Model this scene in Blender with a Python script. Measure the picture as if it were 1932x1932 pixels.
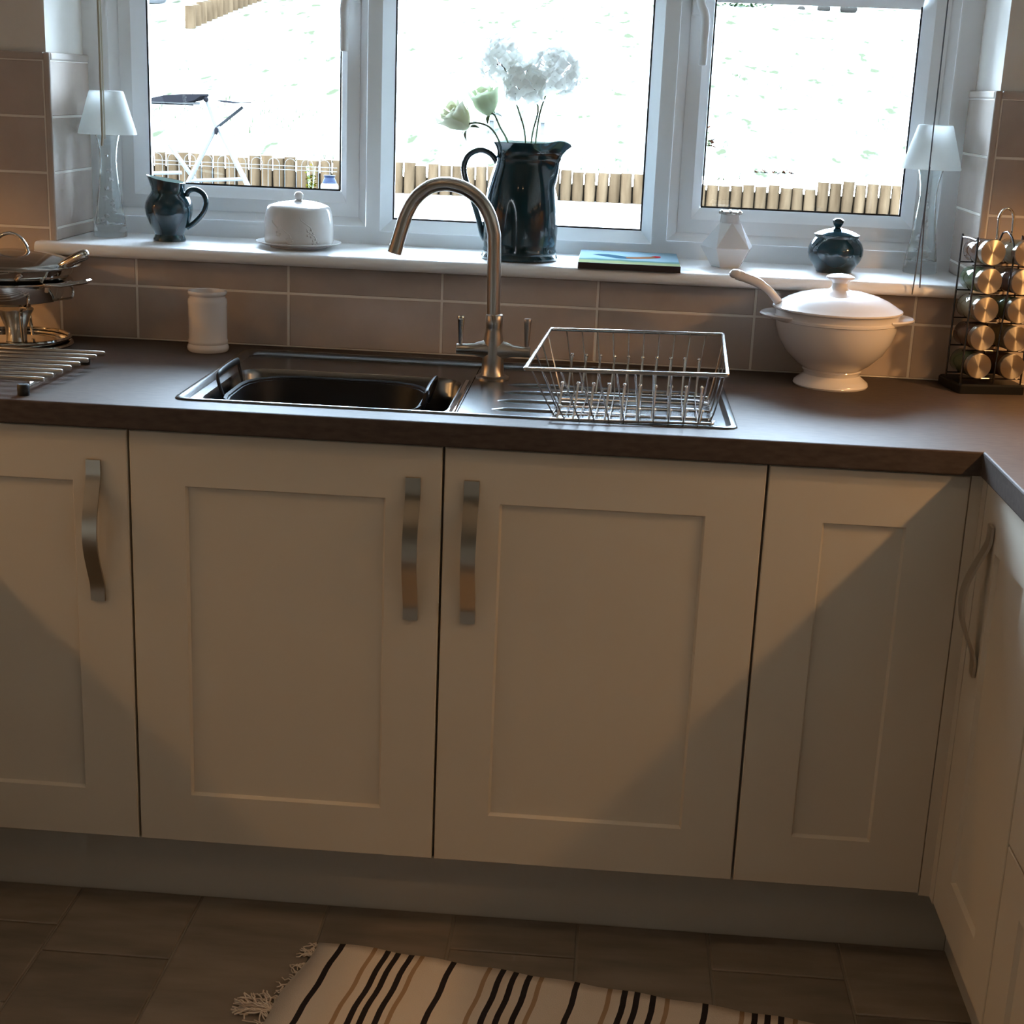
import bpy, bmesh, math, random
from mathutils import Vector, Matrix
random.seed(7)
C = bpy.context.scene.collection
for o in list(bpy.data.objects): bpy.data.objects.remove(o)

# ------------------------------------------------------------------ camera
cam = bpy.data.cameras.new('camera'); co = bpy.data.objects.new('camera', cam); C.objects.link(co)
cam.sensor_width = 36; cam.sensor_fit = 'HORIZONTAL'
cam.lens = 2809.43 / 1932 * 36
cam.clip_start = .05; cam.clip_end = 200
Rv, Uv, Fv = Vector((.9967, .0712, .0397)), Vector((-.0575, .2692, .9614)), Vector((-.0578, .9605, -.2724))
M = Matrix((Rv, Uv, -Fv)).transposed().to_4x4(); M.translation = Vector((.744, -2.2358, 1.4023))
co.matrix_world = M
bpy.context.scene.camera = co

# ------------------------------------------------------------------ world, sun, exposure
SKY = 92; SUN = 12.0; PUCK = 6.0; DOWN = 2.2
sc = bpy.context.scene
sc.view_settings.view_transform = 'Standard'; sc.view_settings.look = 'None'
sc.view_settings.gamma = 1; sc.view_settings.use_curve_mapping = False
sc.view_settings.exposure = 0
w = bpy.data.worlds.new('world'); sc.world = w; w.use_nodes = True
bg = w.node_tree.nodes['Background']; bg.inputs[0].default_value = (.60, .79, 1, 1); bg.inputs[1].default_value = SKY
sl = bpy.data.lights.new('sun', 'SUN'); sl.energy = SUN; sl.angle = .01; sl.color = (1, .95, .86)
so = bpy.data.objects.new('sun', sl); C.objects.link(so)
so.rotation_euler = Vector((.70, .45, -.72)).to_track_quat('-Z', 'Y').to_euler()   # high, from the house side

# ------------------------------------------------------------------ materials
OUTD = {'grass', 'grass_blade', 'log_wood', 'log_end', 'pale_paving', 'grey_table_top', 'grey_strut', 'leaf_green', 'yellow_flower', 'rust_leaf', 'garden_stone', 'garden_soil'}
def mat(name, col, rough=.5, metal=0, noise=None, bump=0, nscale=20, coat=0, trans=0, ior=1.45, obvar=0, spec=.5, stretch=(1, 1, 1), rvar=0):
    m = bpy.data.materials.new(name); m.use_nodes = True
    nt = m.node_tree; b = nt.nodes['Principled BSDF']
    b.inputs['Base Color'].default_value = (*col, 1); b.inputs['Roughness'].default_value = rough
    b.inputs['Metallic'].default_value = metal; b.inputs['IOR'].default_value = ior
    b.inputs['Specular IOR Level'].default_value = 0 if name in OUTD else spec
    if coat: b.inputs['Coat Weight'].default_value = coat; b.inputs['Coat Roughness'].default_value = .04
    if trans: b.inputs['Transmission Weight'].default_value = trans
    if noise or bump or obvar or rvar:
        tc = nt.nodes.new('ShaderNodeTexCoord'); mp = nt.nodes.new('ShaderNodeMapping')
        mp.inputs['Scale'].default_value = stretch
        nt.links.new(tc.outputs['Object'], mp.inputs[0])
        n = nt.nodes.new('ShaderNodeTexNoise'); n.inputs['Scale'].default_value = nscale; n.inputs['Detail'].default_value = 6
        nt.links.new(mp.outputs[0], n.inputs['Vector'])
        last = None
        if noise:
            r = nt.nodes.new('ShaderNodeValToRGB')
            r.color_ramp.elements[0].position = .3; r.color_ramp.elements[1].position = .7
            r.color_ramp.elements[0].color = (*noise, 1); r.color_ramp.elements[1].color = (*col, 1)
            nt.links.new(n.outputs['Fac'], r.inputs[0]); last = r.outputs[0]
        if obvar:
            oi = nt.nodes.new('ShaderNodeObjectInfo')
            hs = nt.nodes.new('ShaderNodeHueSaturation')
            mr = nt.nodes.new('ShaderNodeMapRange'); mr.inputs['To Min'].default_value = 1 - obvar; mr.inputs['To Max'].default_value = 1 + obvar
            nt.links.new(oi.outputs['Random'], mr.inputs['Value']); nt.links.new(mr.outputs[0], hs.inputs['Value'])
            if last: nt.links.new(last, hs.inputs['Color'])
            else: hs.inputs['Color'].default_value = (*col, 1)
            last = hs.outputs[0]
            ad = nt.nodes.new('ShaderNodeVectorMath'); ad.operation = 'ADD'
            nt.links.new(tc.outputs['Object'], ad.inputs[0])
            cx = nt.nodes.new('ShaderNodeCombineXYZ'); 
            mu = nt.nodes.new('ShaderNodeMath'); mu.operation = 'MULTIPLY'; mu.inputs[1].default_value = 37
            nt.links.new(oi.outputs['Random'], mu.inputs[0])
            for k in range(3): nt.links.new(mu.outputs[0], cx.inputs[k])
            nt.links.new(cx.outputs[0], ad.inputs[1]); nt.links.new(ad.outputs[0], mp.inputs[0])
        if last: nt.links.new(last, b.inputs['Base Color'])
        if rvar:
            mr2 = nt.nodes.new('ShaderNodeMapRange'); mr2.inputs['To Min'].default_value = rough - rvar; mr2.inputs['To Max'].default_value = rough + rvar
            nt.links.new(n.outputs['Fac'], mr2.inputs['Value']); nt.links.new(mr2.outputs[0], b.inputs['Roughness'])
        if bump:
            bp = nt.nodes.new('ShaderNodeBump'); bp.inputs['Strength'].default_value = bump; bp.inputs['Distance'].default_value = .002
            nt.links.new(n.outputs['Fac'], bp.inputs['Height']); nt.links.new(bp.outputs[0], b.inputs['Normal'])
    return m

def emit(name, col, s):
    m = bpy.data.materials.new(name); m.use_nodes = True; nt = m.node_tree
    e = nt.nodes.new('ShaderNodeEmission'); e.inputs[0].default_value = (*col, 1); e.inputs[1].default_value = s
    nt.links.new(e.outputs[0], nt.nodes['Material Output'].inputs[0]); return m

def thin(name, col, kind='pane', tw=.5):
    m = bpy.data.materials.new(name); m.use_nodes = True; nt = m.node_tree
    out = nt.nodes['Material Output']; nt.nodes.remove(nt.nodes['Principled BSDF'])
    mx = nt.nodes.new('ShaderNodeMixShader')
    if kind == 'pane':
        f = nt.nodes.new('ShaderNodeFresnel'); f.inputs[0].default_value = 1.5
        a = nt.nodes.new('ShaderNodeBsdfTransparent'); a.inputs[0].default_value = (*col, 1)
        g = nt.nodes.new('ShaderNodeBsdfGlossy'); g.inputs['Roughness'].default_value = 0.0
        nt.links.new(f.outputs[0], mx.inputs[0])
    else:
        mx.inputs[0].default_value = tw
        a = nt.nodes.new('ShaderNodeBsdfDiffuse'); a.inputs[0].default_value = (*col, 1)
        g = nt.nodes.new('ShaderNodeBsdfTranslucent'); g.inputs[0].default_value = (*col, 1)
    nt.links.new(a.outputs[0], mx.inputs[1]); nt.links.new(g.outputs[0], mx.inputs[2]); nt.links.new(mx.outputs[0], out.inputs[0])
    return m

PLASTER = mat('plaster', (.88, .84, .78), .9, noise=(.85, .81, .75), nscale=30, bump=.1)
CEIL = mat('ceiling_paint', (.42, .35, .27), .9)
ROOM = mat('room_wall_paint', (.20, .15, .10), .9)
GROUT = mat('grout', (.85, .80, .73), .9)
WTILE = mat('wall_tile', (.56, .465, .40), .26, noise=(.45, .365, .31), nscale=9, bump=.05, obvar=.10)
TRIMT = mat('tile_trim', (.50, .42, .36), .35)
UPVC = mat('white_upvc', (.93, .94, .95), .3)
GASK = mat('gasket', (.01, .01, .01), .6)
SILL = mat('sill_gloss', (.92, .91, .90), .28)
PANE = thin('pane_glass', (.97, .98, .98))
WTOP = mat('worktop_laminate', (.095, .072, .060), .56, spec=.10, noise=(.065, .048, .040), nscale=40, stretch=(1, 3, 3), bump=.04, rvar=.05)
CREAM = mat('cream_cabinet_paint', (.60, .53, .435), .55, bump=.01, nscale=200)
CARC = mat('cabinet_carcass', (.35, .32, .28), .7)
PLINTH = mat('plinth_paint', (.52, .47, .40), .6)
STEEL = mat('brushed_steel', (.62, .60, .57), .28, 1, bump=.03, nscale=60, stretch=(1, 20, 20))
SINKM = mat('sink_steel', (.20, .20, .20), .24, 1, bump=.02, nscale=80, stretch=(2, 25, 25))
NICKEL = mat('brushed_nickel', (.50, .44, .38), .28, 1)
HAND = mat('handle_nickel', (.50, .44, .36), .30, 1)
DSTEEL = mat('polished_lid_steel', (.42, .38, .33), .14, 1)
CHROME = mat('chrome', (.78, .77, .75), .08, 1)
WIREM = mat('chrome_wire', (.50, .48, .46), .20, 1)
TIPM = mat('prong_steel', (.85, .85, .85), .12, 1)
BLACKP = mat('black_plastic', (.006, .006, .007), .45, spec=.3)
RUBBER = mat('black_rubber', (.01, .01, .01), .6)
TEAL = mat('dark_teal_glaze', (.006, .028, .038), .10, coat=.6)
CREAMIN = mat('pale_glaze_inside', (.42, .50, .47), .25)
PORC = mat('white_porcelain', (.78, .75, .72), .12, coat=.4)
CREAMW = mat('cream_stoneware', (.76, .71, .69), .18, coat=.4)
WGLOSS = mat('white_ceramic', (.80, .78, .78), .15, coat=.3)
GLASS = mat('clear_glass', (.97, 1, 1), .0, trans=1, ior=1.35)
GEM = mat('crystal', (.97, .98, 1), .1)
SHADE = thin('frosted_shade', (.96, .98, .96), 'tl', .5)
PETAL = thin('white_petal', (.99, .99, .97), 'tl', .66)
ROSEP = thin('cream_petal', (.84, .84, .66), 'tl', .35)
GREENP = thin('green_petal', (.62, .68, .48), 'tl', .30)
STEMM = mat('stem_green', (.06, .085, .03), .6)
BROWN = mat('dark_brown', (.05, .03, .02), .6)
CORD = mat('cord_cream', (.62, .60, .48), .7)
CORDG = mat('cord_grey', (.10, .11, .13), .7)
BOOKE = mat('book_edge', (.035, .018, .012), .5)
BRUSHC = mat('brushed_cap', (.52, .46, .38), .30, 1)
_nt = BRUSHC.node_tree; _t = _nt.nodes.new('ShaderNodeTangent'); _t.direction_type = 'RADIAL'; _t.axis = 'Y'
_b = _nt.nodes['Principled BSDF']; _b.inputs['Anisotropic'].default_value = .9; _b.inputs['Anisotropic Rotation'].default_value = .25; _nt.links.new(_t.outputs[0], _b.inputs['Tangent'])
RUGC = mat('rug_cream', (.72, .60, .49), .95, bump=.5, nscale=500)
RUGB = mat('rug_black', (.018, .012, .014), .95, bump=.5, nscale=500)
RUGT = mat('rug_tan', (.40, .25, .14), .95, bump=.5, nscale=500)
FTILE = mat('slate_floor_tile', (.27, .22, .175), .5, noise=(.17, .14, .11), nscale=6, bump=.15, obvar=.14, stretch=(1, 4, 1))
FGROUT = mat('floor_grout', (.36, .31, .25), .9)
GRASS = mat('grass', (.085, .086, .078), .9, noise=(.0128, .0138, .0085), nscale=9, stretch=(1, .30, 1))
GRASS.node_tree.nodes['Color Ramp'].color_ramp.elements[0].position = .33
GRASS.node_tree.nodes['Color Ramp'].color_ramp.elements[1].position = .52
BLADE = mat('grass_blade', (.011, .016, .006), .8)
GRAVEL = mat('pale_paving', (.22, .215, .20), .9)
LOG = mat('log_wood', (.031, .0205, .0118), .85, noise=(.016, .010, .0055), nscale=5, obvar=.18, stretch=(6, 6, 1))
LOGTOP = mat('log_end', (.035, .031, .025), .8)
WMETAL = mat('white_metal', (.035, .035, .035), .6, spec=.05)
GREYF = mat('grey_table_top', (.0034, .0032, .0037), .6)
LEAF = mat('leaf_green', (.006, .012, .004), .6)
YEL = mat('yellow_flower', (.017, .014, .001), .6)
REDF = mat('rust_leaf', (.009, .0035, .002), .7)
BLUEP = mat('blue_pot_glaze', (.0014, .003, .008), .6, spec=.05)
SOIL = mat('garden_soil', (.004, .003, .002), .9)
STONE = mat('garden_stone', (.008, .007, .006), .9)
WARM = emit('puck_lamp', (1, .62, .30), 40)
DOWNE = emit('downlight_lamp', (1, .66, .36), 60)

# ------------------------------------------------------------------ mesh builder
W = {}
class MB:
    def __init__(s, xf=None): s.v = []; s.f = []; s.m = []; s.xf = xf or (lambda p: p)
    def add(s, vs, fs, mi=0):
        n = len(s.v); s.v += [Vector(s.xf(Vector(p))) for p in vs]
        s.f += [tuple(i + n for i in f) for f in fs]; s.m += [mi] * len(fs); return s
    def box(s, a, b, mi=0):
        x0, y0, z0 = a; x1, y1, z1 = b
        return s.add([(x0, y0, z0), (x1, y0, z0), (x1, y1, z0), (x0, y1, z0), (x0, y0, z1), (x1, y0, z1), (x1, y1, z1), (x0, y1, z1)],
                     [(0, 3, 2, 1), (4, 5, 6, 7), (0, 1, 5, 4), (1, 2, 6, 5), (2, 3, 7, 6), (3, 0, 4, 7)], mi)
    def rings(s, rs, closed=True, cap0=False, cap1=False, mi=0, loop=False):
        n = len(rs[0]); vs = [p for r in rs for p in r]; fs = []
        R_ = len(rs)
        for i in range(R_ if loop else R_ - 1):
            a = i * n; b = ((i + 1) % R_) * n
            for k in range(n if closed else n - 1):
                q = (k + 1) % n; fs.append((a + k, a + q, b + q, b + k))
        if cap0: fs.append(tuple(range(n))[::-1])
        if cap1: fs.append(tuple(range((R_ - 1) * n, R_ * n)))
        return s.add(vs, fs, mi)
    def lathe(s, prof, c=(0, 0, 0), seg=40, fn=None, cap0=False, cap1=False, mi=0, ax='z', sy=1):
        rs = []
        for (r, z) in prof:
            ring = []
            for k in range(seg):
                t = 2 * math.pi * k / seg; rr, zz = (fn(r, z, t) if fn else (r, z))
                p = Vector((rr * math.cos(t), rr * math.sin(t) * sy, zz))
                if ax == 'y': p = Vector((p.x, p.z, p.y))
                if ax == 'x': p = Vector((p.z, p.x, p.y))
                ring.append(p + Vector(c))
            rs.append(ring)
        return s.rings(rs, cap0=cap0, cap1=cap1, mi=mi)
    def tube(s, path, r, seg=8, caps=True, flat=1, closed=False, mi=0):
        P = [Vector(p) for p in path]; n = len(P); rs = []
        t0 = (P[1] - P[0]).normalized()
        up = Vector((0, 0, 1)) if abs(t0.z) < .9 else Vector((0, 1, 0))
        u = t0.cross(up).normalized()
        for i, p in enumerate(P):
            if closed: t = (P[(i + 1) % n] - P[i - 1]).normalized()
            else: t = (P[min(i + 1, n - 1)] - P[max(i - 1, 0)]).normalized()
            u = (u - t * u.dot(t)).normalized(); v = t.cross(u)
            rr = r[i] if isinstance(r, (list, tuple)) else r
            rs.append([p + (u * math.cos(a) * flat + v * math.sin(a)) * rr for a in [2 * math.pi * k / seg for k in range(seg)]])
        return s.rings(rs, cap0=caps and not closed, cap1=caps and not closed, mi=mi, loop=closed)
    def sphere(s, c, r, seg=12, rg=8, sc=(1, 1, 1), mi=0):
        c = Vector(c); rs = []
        for i in range(1, rg):
            ph = math.pi * i / rg
            rs.append([c + Vector((r * math.sin(ph) * math.cos(t) * sc[0], r * math.sin(ph) * math.sin(t) * sc[1], -r * math.cos(ph) * sc[2])) for t in [2 * math.pi * k / seg for k in range(seg)]])
        return s.rings(rs, cap0=True, cap1=True, mi=mi)
    def mesh(s, name, off, smooth=40, recalc=True):
        me = bpy.data.meshes.new(name); me.from_pydata([v - off for v in s.v], [], s.f)
        for p, mi in zip(me.polygons, s.m): p.material_index = mi
        if recalc:
            bm = bmesh.new(); bm.from_mesh(me); bmesh.ops.recalc_face_normals(bm, faces=bm.faces); bm.to_mesh(me); bm.free()
        if smooth:
            me.polygons.foreach_set('use_smooth', [True] * len(me.polygons)); me.set_sharp_from_angle(angle=math.radians(smooth))
        return me

def link(o, parent, wl):
    C.objects.link(o); o.location = wl
    if parent: o.parent = parent; o.location = Vector(wl) - W[parent.name]
    W[o.name] = Vector(wl); return o
def tag(o, label=None, cat=None, group=None, kind=None):
    if label: o['label'] = label
    if cat: o['category'] = cat
    if group: o['group'] = group
    if kind: o['kind'] = kind
    return o
def thing(name, label, cat, loc, group=None):
    return tag(link(bpy.data.objects.new(name, None), None, Vector(loc)), label, cat, group)
def part(name, mb, m, parent=None, at=None, smooth=40, bevel=0, label=None, recalc=True, kind=None, sub=0):
    wl = Vector(at) if at is not None else (W[parent.name].copy() if parent else Vector((0, 0, 0)))
    me = mb.mesh(name, wl, smooth, recalc)
    for mm in (m if isinstance(m, (list, tuple)) else [m]): me.materials.append(mm)
    o = link(bpy.data.objects.new(name, me), parent, wl)
    if bevel:
        b = o.modifiers.new('bevel', 'BEVEL'); b.width = bevel; b.segments = 2; b.limit_method = 'ANGLE'; b.angle_limit = math.radians(40)
    if sub:
        b = o.modifiers.new('sub', 'SUBSURF'); b.levels = sub; b.render_levels = sub
    return tag(o, label, kind=kind)
def clone(o, parent, wl, **kw):
    c = o.copy(); C.objects.link(c); c.parent = parent
    c.location = Vector(wl) - (W[parent.name] if parent else Vector()); W[c.name] = Vector(wl); return c
def struct(name, mb, m, **kw):
    return part(name, mb, m, kind='structure', **kw)
def arc(c, r, a0, a1, n, plane='xz'):
    out = []
    for i in range(n + 1):
        a = math.radians(a0 + (a1 - a0) * i / n); p, q = r * math.cos(a), r * math.sin(a)
        out.append({'xz': (c[0] + p, c[1], c[2] + q), 'yz': (c[0], c[1] + p, c[2] + q), 'xy': (c[0] + p, c[1] + q, c[2])}[plane])
    return out
def smoothpath(pts, n=6):
    P = [Vector(p) for p in pts]; out = []
    for i in range(len(P) - 1):
        p0 = P[max(i - 1, 0)]; p1 = P[i]; p2 = P[i + 1]; p3 = P[min(i + 2, len(P) - 1)]
        for k in range(n):
            t = k / n
            out.append(.5 * ((2 * p1) + (-p0 + p2) * t + (2 * p0 - 5 * p1 + 4 * p2 - p3) * t * t + (-p0 + 3 * p1 - 3 * p2 + p3) * t ** 3))
    out.append(P[-1]); return out

# ------------------------------------------------------------------ dimensions
YW = .5854; YP = .597           # tile face, plaster face of window wall
YF = .795                        # window frame face
WT = .908; TH = .1028; TW = .2957; TX = -.1674
XL, XR = -.320, 1.409            # tiled reveal faces
ZS = 1.090
HX0, HX1 = -.331, 1.420          # wall opening
ZT = 2.12
RX0, RX1 = -1.15, 1.93

# ------------------------------------------------------------------ shell
b = MB(); YB = -4.0
b.box((RX0, YP, 0), (HX0, .90, 2.4)); b.box((HX1, YP, 0), (RX1, .90, 2.4))
b.box((HX0, YP, 0), (HX1, .90, 1.05)); b.box((HX0, YP, ZT), (HX1, .90, 2.4))
wall_back = struct('wall_back', b, PLASTER, smooth=0)
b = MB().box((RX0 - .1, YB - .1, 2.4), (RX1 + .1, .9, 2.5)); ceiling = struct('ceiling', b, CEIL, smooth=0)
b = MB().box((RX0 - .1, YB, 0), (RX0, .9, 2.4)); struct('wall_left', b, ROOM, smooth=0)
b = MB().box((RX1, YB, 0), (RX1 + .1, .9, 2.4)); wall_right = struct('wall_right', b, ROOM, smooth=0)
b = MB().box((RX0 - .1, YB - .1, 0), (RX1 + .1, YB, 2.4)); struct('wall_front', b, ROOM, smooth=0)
b = MB().box((RX0 - .1, YB - .1, -.06), (RX1 + .1, .9, -.004)); floor = struct('floor', b, FGROUT, smooth=0)

# wall tiles: every tile is a piece of the back wall
TC = {}
def tile_mesh(wx, wz, axis='y'):
    key = (round(wx, 4), round(wz, 4), axis)
    if key not in TC:
        c = .0015; d = .010
        fr = [(0, 0), (wx, 0), (wx, wz), (0, wz)]; inn = [(c, c), (wx - c, c), (wx - c, wz - c), (c, wz - c)]
        rs = [[(x, d, z) for x, z in fr], [(x, c, z) for x, z in fr], [(x, 0, z) for x, z in inn]]
        if axis == 'x': rs = [[(-y, x, z) for x, y, z in r] for r in rs]     # faces +x
        if axis == '-x': rs = [[(y, x, z) for x, y, z in r] for r in rs]
        m = MB(); m.rings(rs, cap1=True)
        me = m.mesh('tile', Vector((0, 0, 0)), 0); me.materials.append(WTILE); TC[key] = me
    return TC[key]
def tile(x, y, z, wx, wz, parent, axis='y'):
    if wx < .006 or wz < .006: return
    o = bpy.data.objects.new('tile', tile_mesh(wx, wz, axis)); link(o, parent, (x, y, z)); return o
g = .004
xs = [TX + TW * k for k in range(-3, 8)] + [-.318]
def cols(a, b_):
    e = sorted([a, b_] + [x for x in xs if a + .01 < x < b_ - .01]); return list(zip(e[:-1], e[1:]))
for (a, c_) in cols(RX0, RX1): tile(a + g / 2, YW, WT + g / 2, c_ - a - g, TH - g, wall_back)
for (a, c_) in cols(HX0 - .02, HX1 + .03): tile(a + g / 2, YW, WT + TH + g / 2, c_ - a - g, .050, wall_back)
for n in range(1, 5):
    z = WT + TH * n
    for (a, c_) in [(RX0, -.62), (-.62, XL - .013)]: tile(a + g / 2, YW, z + g / 2, c_ - a - g, TH - g, wall_back)
    for (a, c_) in [(XR + .013, 1.607), (1.607, RX1)]: tile(a + g / 2, YW, z + g / 2, c_ - a - g, TH - g, wall_back)
    z0 = max(z + g / 2, ZS)
    tile(XL, YW + .002, z0, .205, z + TH - g / 2 - z0, wall_back, 'x')
    tile(XR, YW + .002, z0, .205, z + TH - g / 2 - z0, wall_back, '-x')
zt = WT + 5 * TH
tb = MB()   # grout bed
tb.box((RX0, YW + .0012, WT), (RX1, YP + .001, 1.062)); tb.box((RX0, YW + .0012, 1.06), (XL - .003, YP + .001, zt)); tb.box((XR + .003, YW + .0012, 1.06), (RX1, YP + .001, zt))
tb.box((HX0 - .001, YW + .003, ZS), (XL - .0012, YF, zt)); tb.box((XR + .0012, YW + .003, ZS), (HX1 + .001, YF, zt))
part('grout', tb, GROUT, wall_back, smooth=0)
tb = MB()
for x0, x1 in ((XL - .013, XL), (XR, XR + .013)):
    tb.box((x0, YW - .001, ZS - .001), (x1, YW + .006, zt + .014))
tb.box((RX0, YW - .001, zt), (XL - .013, YP + .002, zt + .014)); tb.box((XR + .013, YW - .001, zt), (RX1, YP + .002, zt + .014))
tb.box((HX0 - .002, YW + .006, zt), (XL + .001, YF, zt + .014)); tb.box((XR - .001, YW + .006, zt), (HX1 + .002, YF, zt + .014))
part('edge_trim', tb, TRIMT, wall_back, smooth=0, bevel=.003)

# ------------------------------------------------------------------ window
win = MB()
ctr_y = YF
def rect(x0, x1, z0, z1, y): return [(x0, y, z0), (x1, y, z0), (x1, y, z1), (x0, y, z1)]
ops = [((-.279, .241, 1.125, 2.090), (-.262, .224, 1.1415, 2.074)),
       ((.270, .818, 1.1165, 2.090), (.291, .798, 1.139, 2.068)),
       ((.848, 1.376, 1.125, 2.090), (.868, 1.360, 1.1415, 2.074))]
# front plate pieces
fx0, fx1, fz0, fz1 = HX0, HX1, 1.05, ZT
plate = MB(); yb = YF + .07
e = [fx0] + [v for o_ in ops for v in (o_[0][0], o_[0][1])] + [fx1]
for i in range(0, 8, 2): plate.box((e[i], YF, fz0), (e[i + 1], yb, fz1))
for o_ in ops:
    A, B = o_; plate.box((A[0], YF, fz0), (A[1], yb, A[2])); plate.box((A[0], YF, A[3]), (A[1], yb, fz1))
window = struct('window_1', plate, UPVC, smooth=0)
bm_ = MB()
for k, (A, B) in enumerate(ops):
    yin = YF + .016 if k != 1 else YF + .030
    bm_.rings([rect(*A, YF - .0005), rect(*B, yin), rect(*B, yin + .03)])
part('frame_bevel', bm_, UPVC, window, smooth=0, recalc=False)
panes = []
for k, (A, B) in enumerate(ops):
    if k == 1:
        gx = (.291, .798, 1.139, 2.068); own = window
    else:
        if k == 0: Cc, D = (-.2375, .1985, 1.168, 2.047), (-.211, .184, 1.1905, 2.025)
        else: Cc, D = (.895, 1.332, 1.168, 2.047), (.913, 1.310, 1.1905, 2.025)
        s = MB(); y1 = YF + .014
        s.rings([rect(*B, y1 + .03), rect(*B, y1), rect(*Cc, y1), rect(*D, y1 + .022), rect(*D, y1 + .04)])
        own = part('sash', s, UPVC, window, smooth=0, recalc=False)
        gx = D
    yg = YF + .038
    gk = MB(); w_ = .0035
    gk.rings([rect(gx[0], gx[1], gx[2], gx[3], yg - .006), rect(gx[0] + w_, gx[1] - w_, gx[2] + w_, gx[3] - w_, yg - .005)])
    part('gasket', gk, GASK, own, smooth=0)
    p = MB().box((gx[0] + .001, yg, gx[2] + .001), (gx[1] - .001, yg + .004, gx[3] - .001))
    part('pane', p, PANE, own, smooth=0)
    br = MB()
    br.rings([[(gx[0], yg - .002, 1.582), (gx[1], yg - .002, 1.582)], [(gx[0], yg - .018, 1.604), (gx[1], yg - .018, 1.604)],
              [(gx[0], yg - .018, 1.622), (gx[1], yg - .018, 1.622)], [(gx[0], yg - .002, 1.644), (gx[1], yg - .002, 1.644)]], closed=False)
    part('glazing_bar', br, UPVC, own, smooth=0)
    if k != 1:   # handle
        hx = .2115 if k == 0 else .8815
        dx = -1 if k == 0 else 1
        h = MB()
        h.box((hx - .012, y1 - .012, 1.555), (hx + .012, y1, 1.625))
        h.tube(smoothpath([(hx, y1 - .012, 1.588), (hx, y1 - .030, 1.586), (hx + dx * .004, y1 - .040, 1.570), (hx + dx * .012, y1 - .042, 1.548), (hx + dx * .0125, y1 - .042, 1.50), (hx + dx * .0125, y1 - .040, 1.462)], 5), [.009] * 8 + [.0085] * 10 + [.008] * 8, seg=10)
        part('window_handle', h, UPVC, own, bevel=.002)
        part('handle_screw', MB().sphere((hx, y1 - .030, 1.600), .003, 8, 6), CHROME, own)

# plaster reveal top + sill board
sb = MB()
zb_ = ZS; x0, x1 = -.352, 1.436
prof = [(YF + .01, ZS)] + [(.562 - .011 * math.sin(math.radians(a)), ZS - .012 + .012 * math.cos(math.radians(a))) for a in range(0, 181, 20)] + [(.5975, ZS - .024), (YF + .01, ZS - .03)]
sb2 = MB()
n_ = [[(x, y, z) for y, z in prof] for x in (x0, x1)]
sb2.rings(n_, closed=True, cap0=True, cap1=True)
# board is notched round the reveal: main body between reveals, nosing full width
sb3 = MB()
body = [(YF + .012, ZS), (.5975, ZS), (.5975, ZS - .028), (YF + .012, ZS - .028)]
sb3.rings([[(x, y, z) for y, z in body] for x in (XL + .0005, XR - .0005)], cap0=True, cap1=True)
nos = [(.5853, ZS)] + [(.560 - .012 * math.sin(math.radians(a)), ZS - .012 + .012 * math.cos(math.radians(a))) for a in range(0, 181, 15)] + [(.5853, ZS - .024)]
sb3.rings([[(x, y, z) for y, z in nos] for x in (x0, x1)], cap0=True, cap1=True)
sb3.box((XL + .0005, .5850, ZS - .0235), (XR - .0005, .5980, ZS))
struct('trim_1', sb3, SILL, smooth=30, label='white gloss window sill board with rounded nosing')

# ------------------------------------------------------------------ worktops, sink
SX0, SX1, SY0, SY1 = .058, .954, .045, .528
wt = MB(); th = .038; zb = WT - th
RXE = 1.3146; LXE = -.53; YE = -.0157; YWE = YW + .0005
def slab(m, x0, x1, y0, y1): m.box((x0, y0, zb), (x1, y1, WT))
m = MB()
outer = [(LXE, YE), (SX0 + .008, YE), (SX1 - .008, YE), (RXE, YE)]
# planar grid avoiding hole
gx_ = [RX0 + .001, LXE, SX0 + .008, SX1 - .008, RXE, RX1 - .001]; gy_ = [-2.0, YE, SY0 + .008, SY1 - .008, YWE]
def cell(i, j):
    if j == 0: return i in (0, 4)
    if i == 2 and j == 2: return False
    return True
V = {}; vs = []; fs = []
def vid(i, j, t):
    if (i, j, t) not in V: V[(i, j, t)] = len(vs); vs.append((gx_[i], gy_[j], WT if t else zb))
    return V[(i, j, t)]
for i in range(5):
    for j in range(4):
        if not cell(i, j): continue
        fs.append((vid(i, j, 1), vid(i + 1, j, 1), vid(i + 1, j + 1, 1), vid(i, j + 1, 1)))
        fs.append((vid(i, j, 0), vid(i, j + 1, 0), vid(i + 1, j + 1, 0), vid(i + 1, j, 0)))
        for (di, dj, a, b__) in ((-1, 0, (i, j + 1), (i, j)), (1, 0, (i + 1, j), (i + 1, j + 1)), (0, -1, (i, j), (i + 1, j)), (0, 1, (i + 1, j + 1), (i, j + 1))):
            ni, nj = i + di, j + dj
            if 0 <= ni < 5 and 0 <= nj < 4 and cell(ni, nj): continue
            fs.append((vid(*a, 1), vid(*a, 0), vid(*b__, 0), vid(*b__, 1)))
m.add(vs, fs)
worktop = tag(part('worktop', m, WTOP, smooth=0, bevel=.003), 'dark slate-brown laminate worktop running round three sides under the window', 'worktop')

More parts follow.
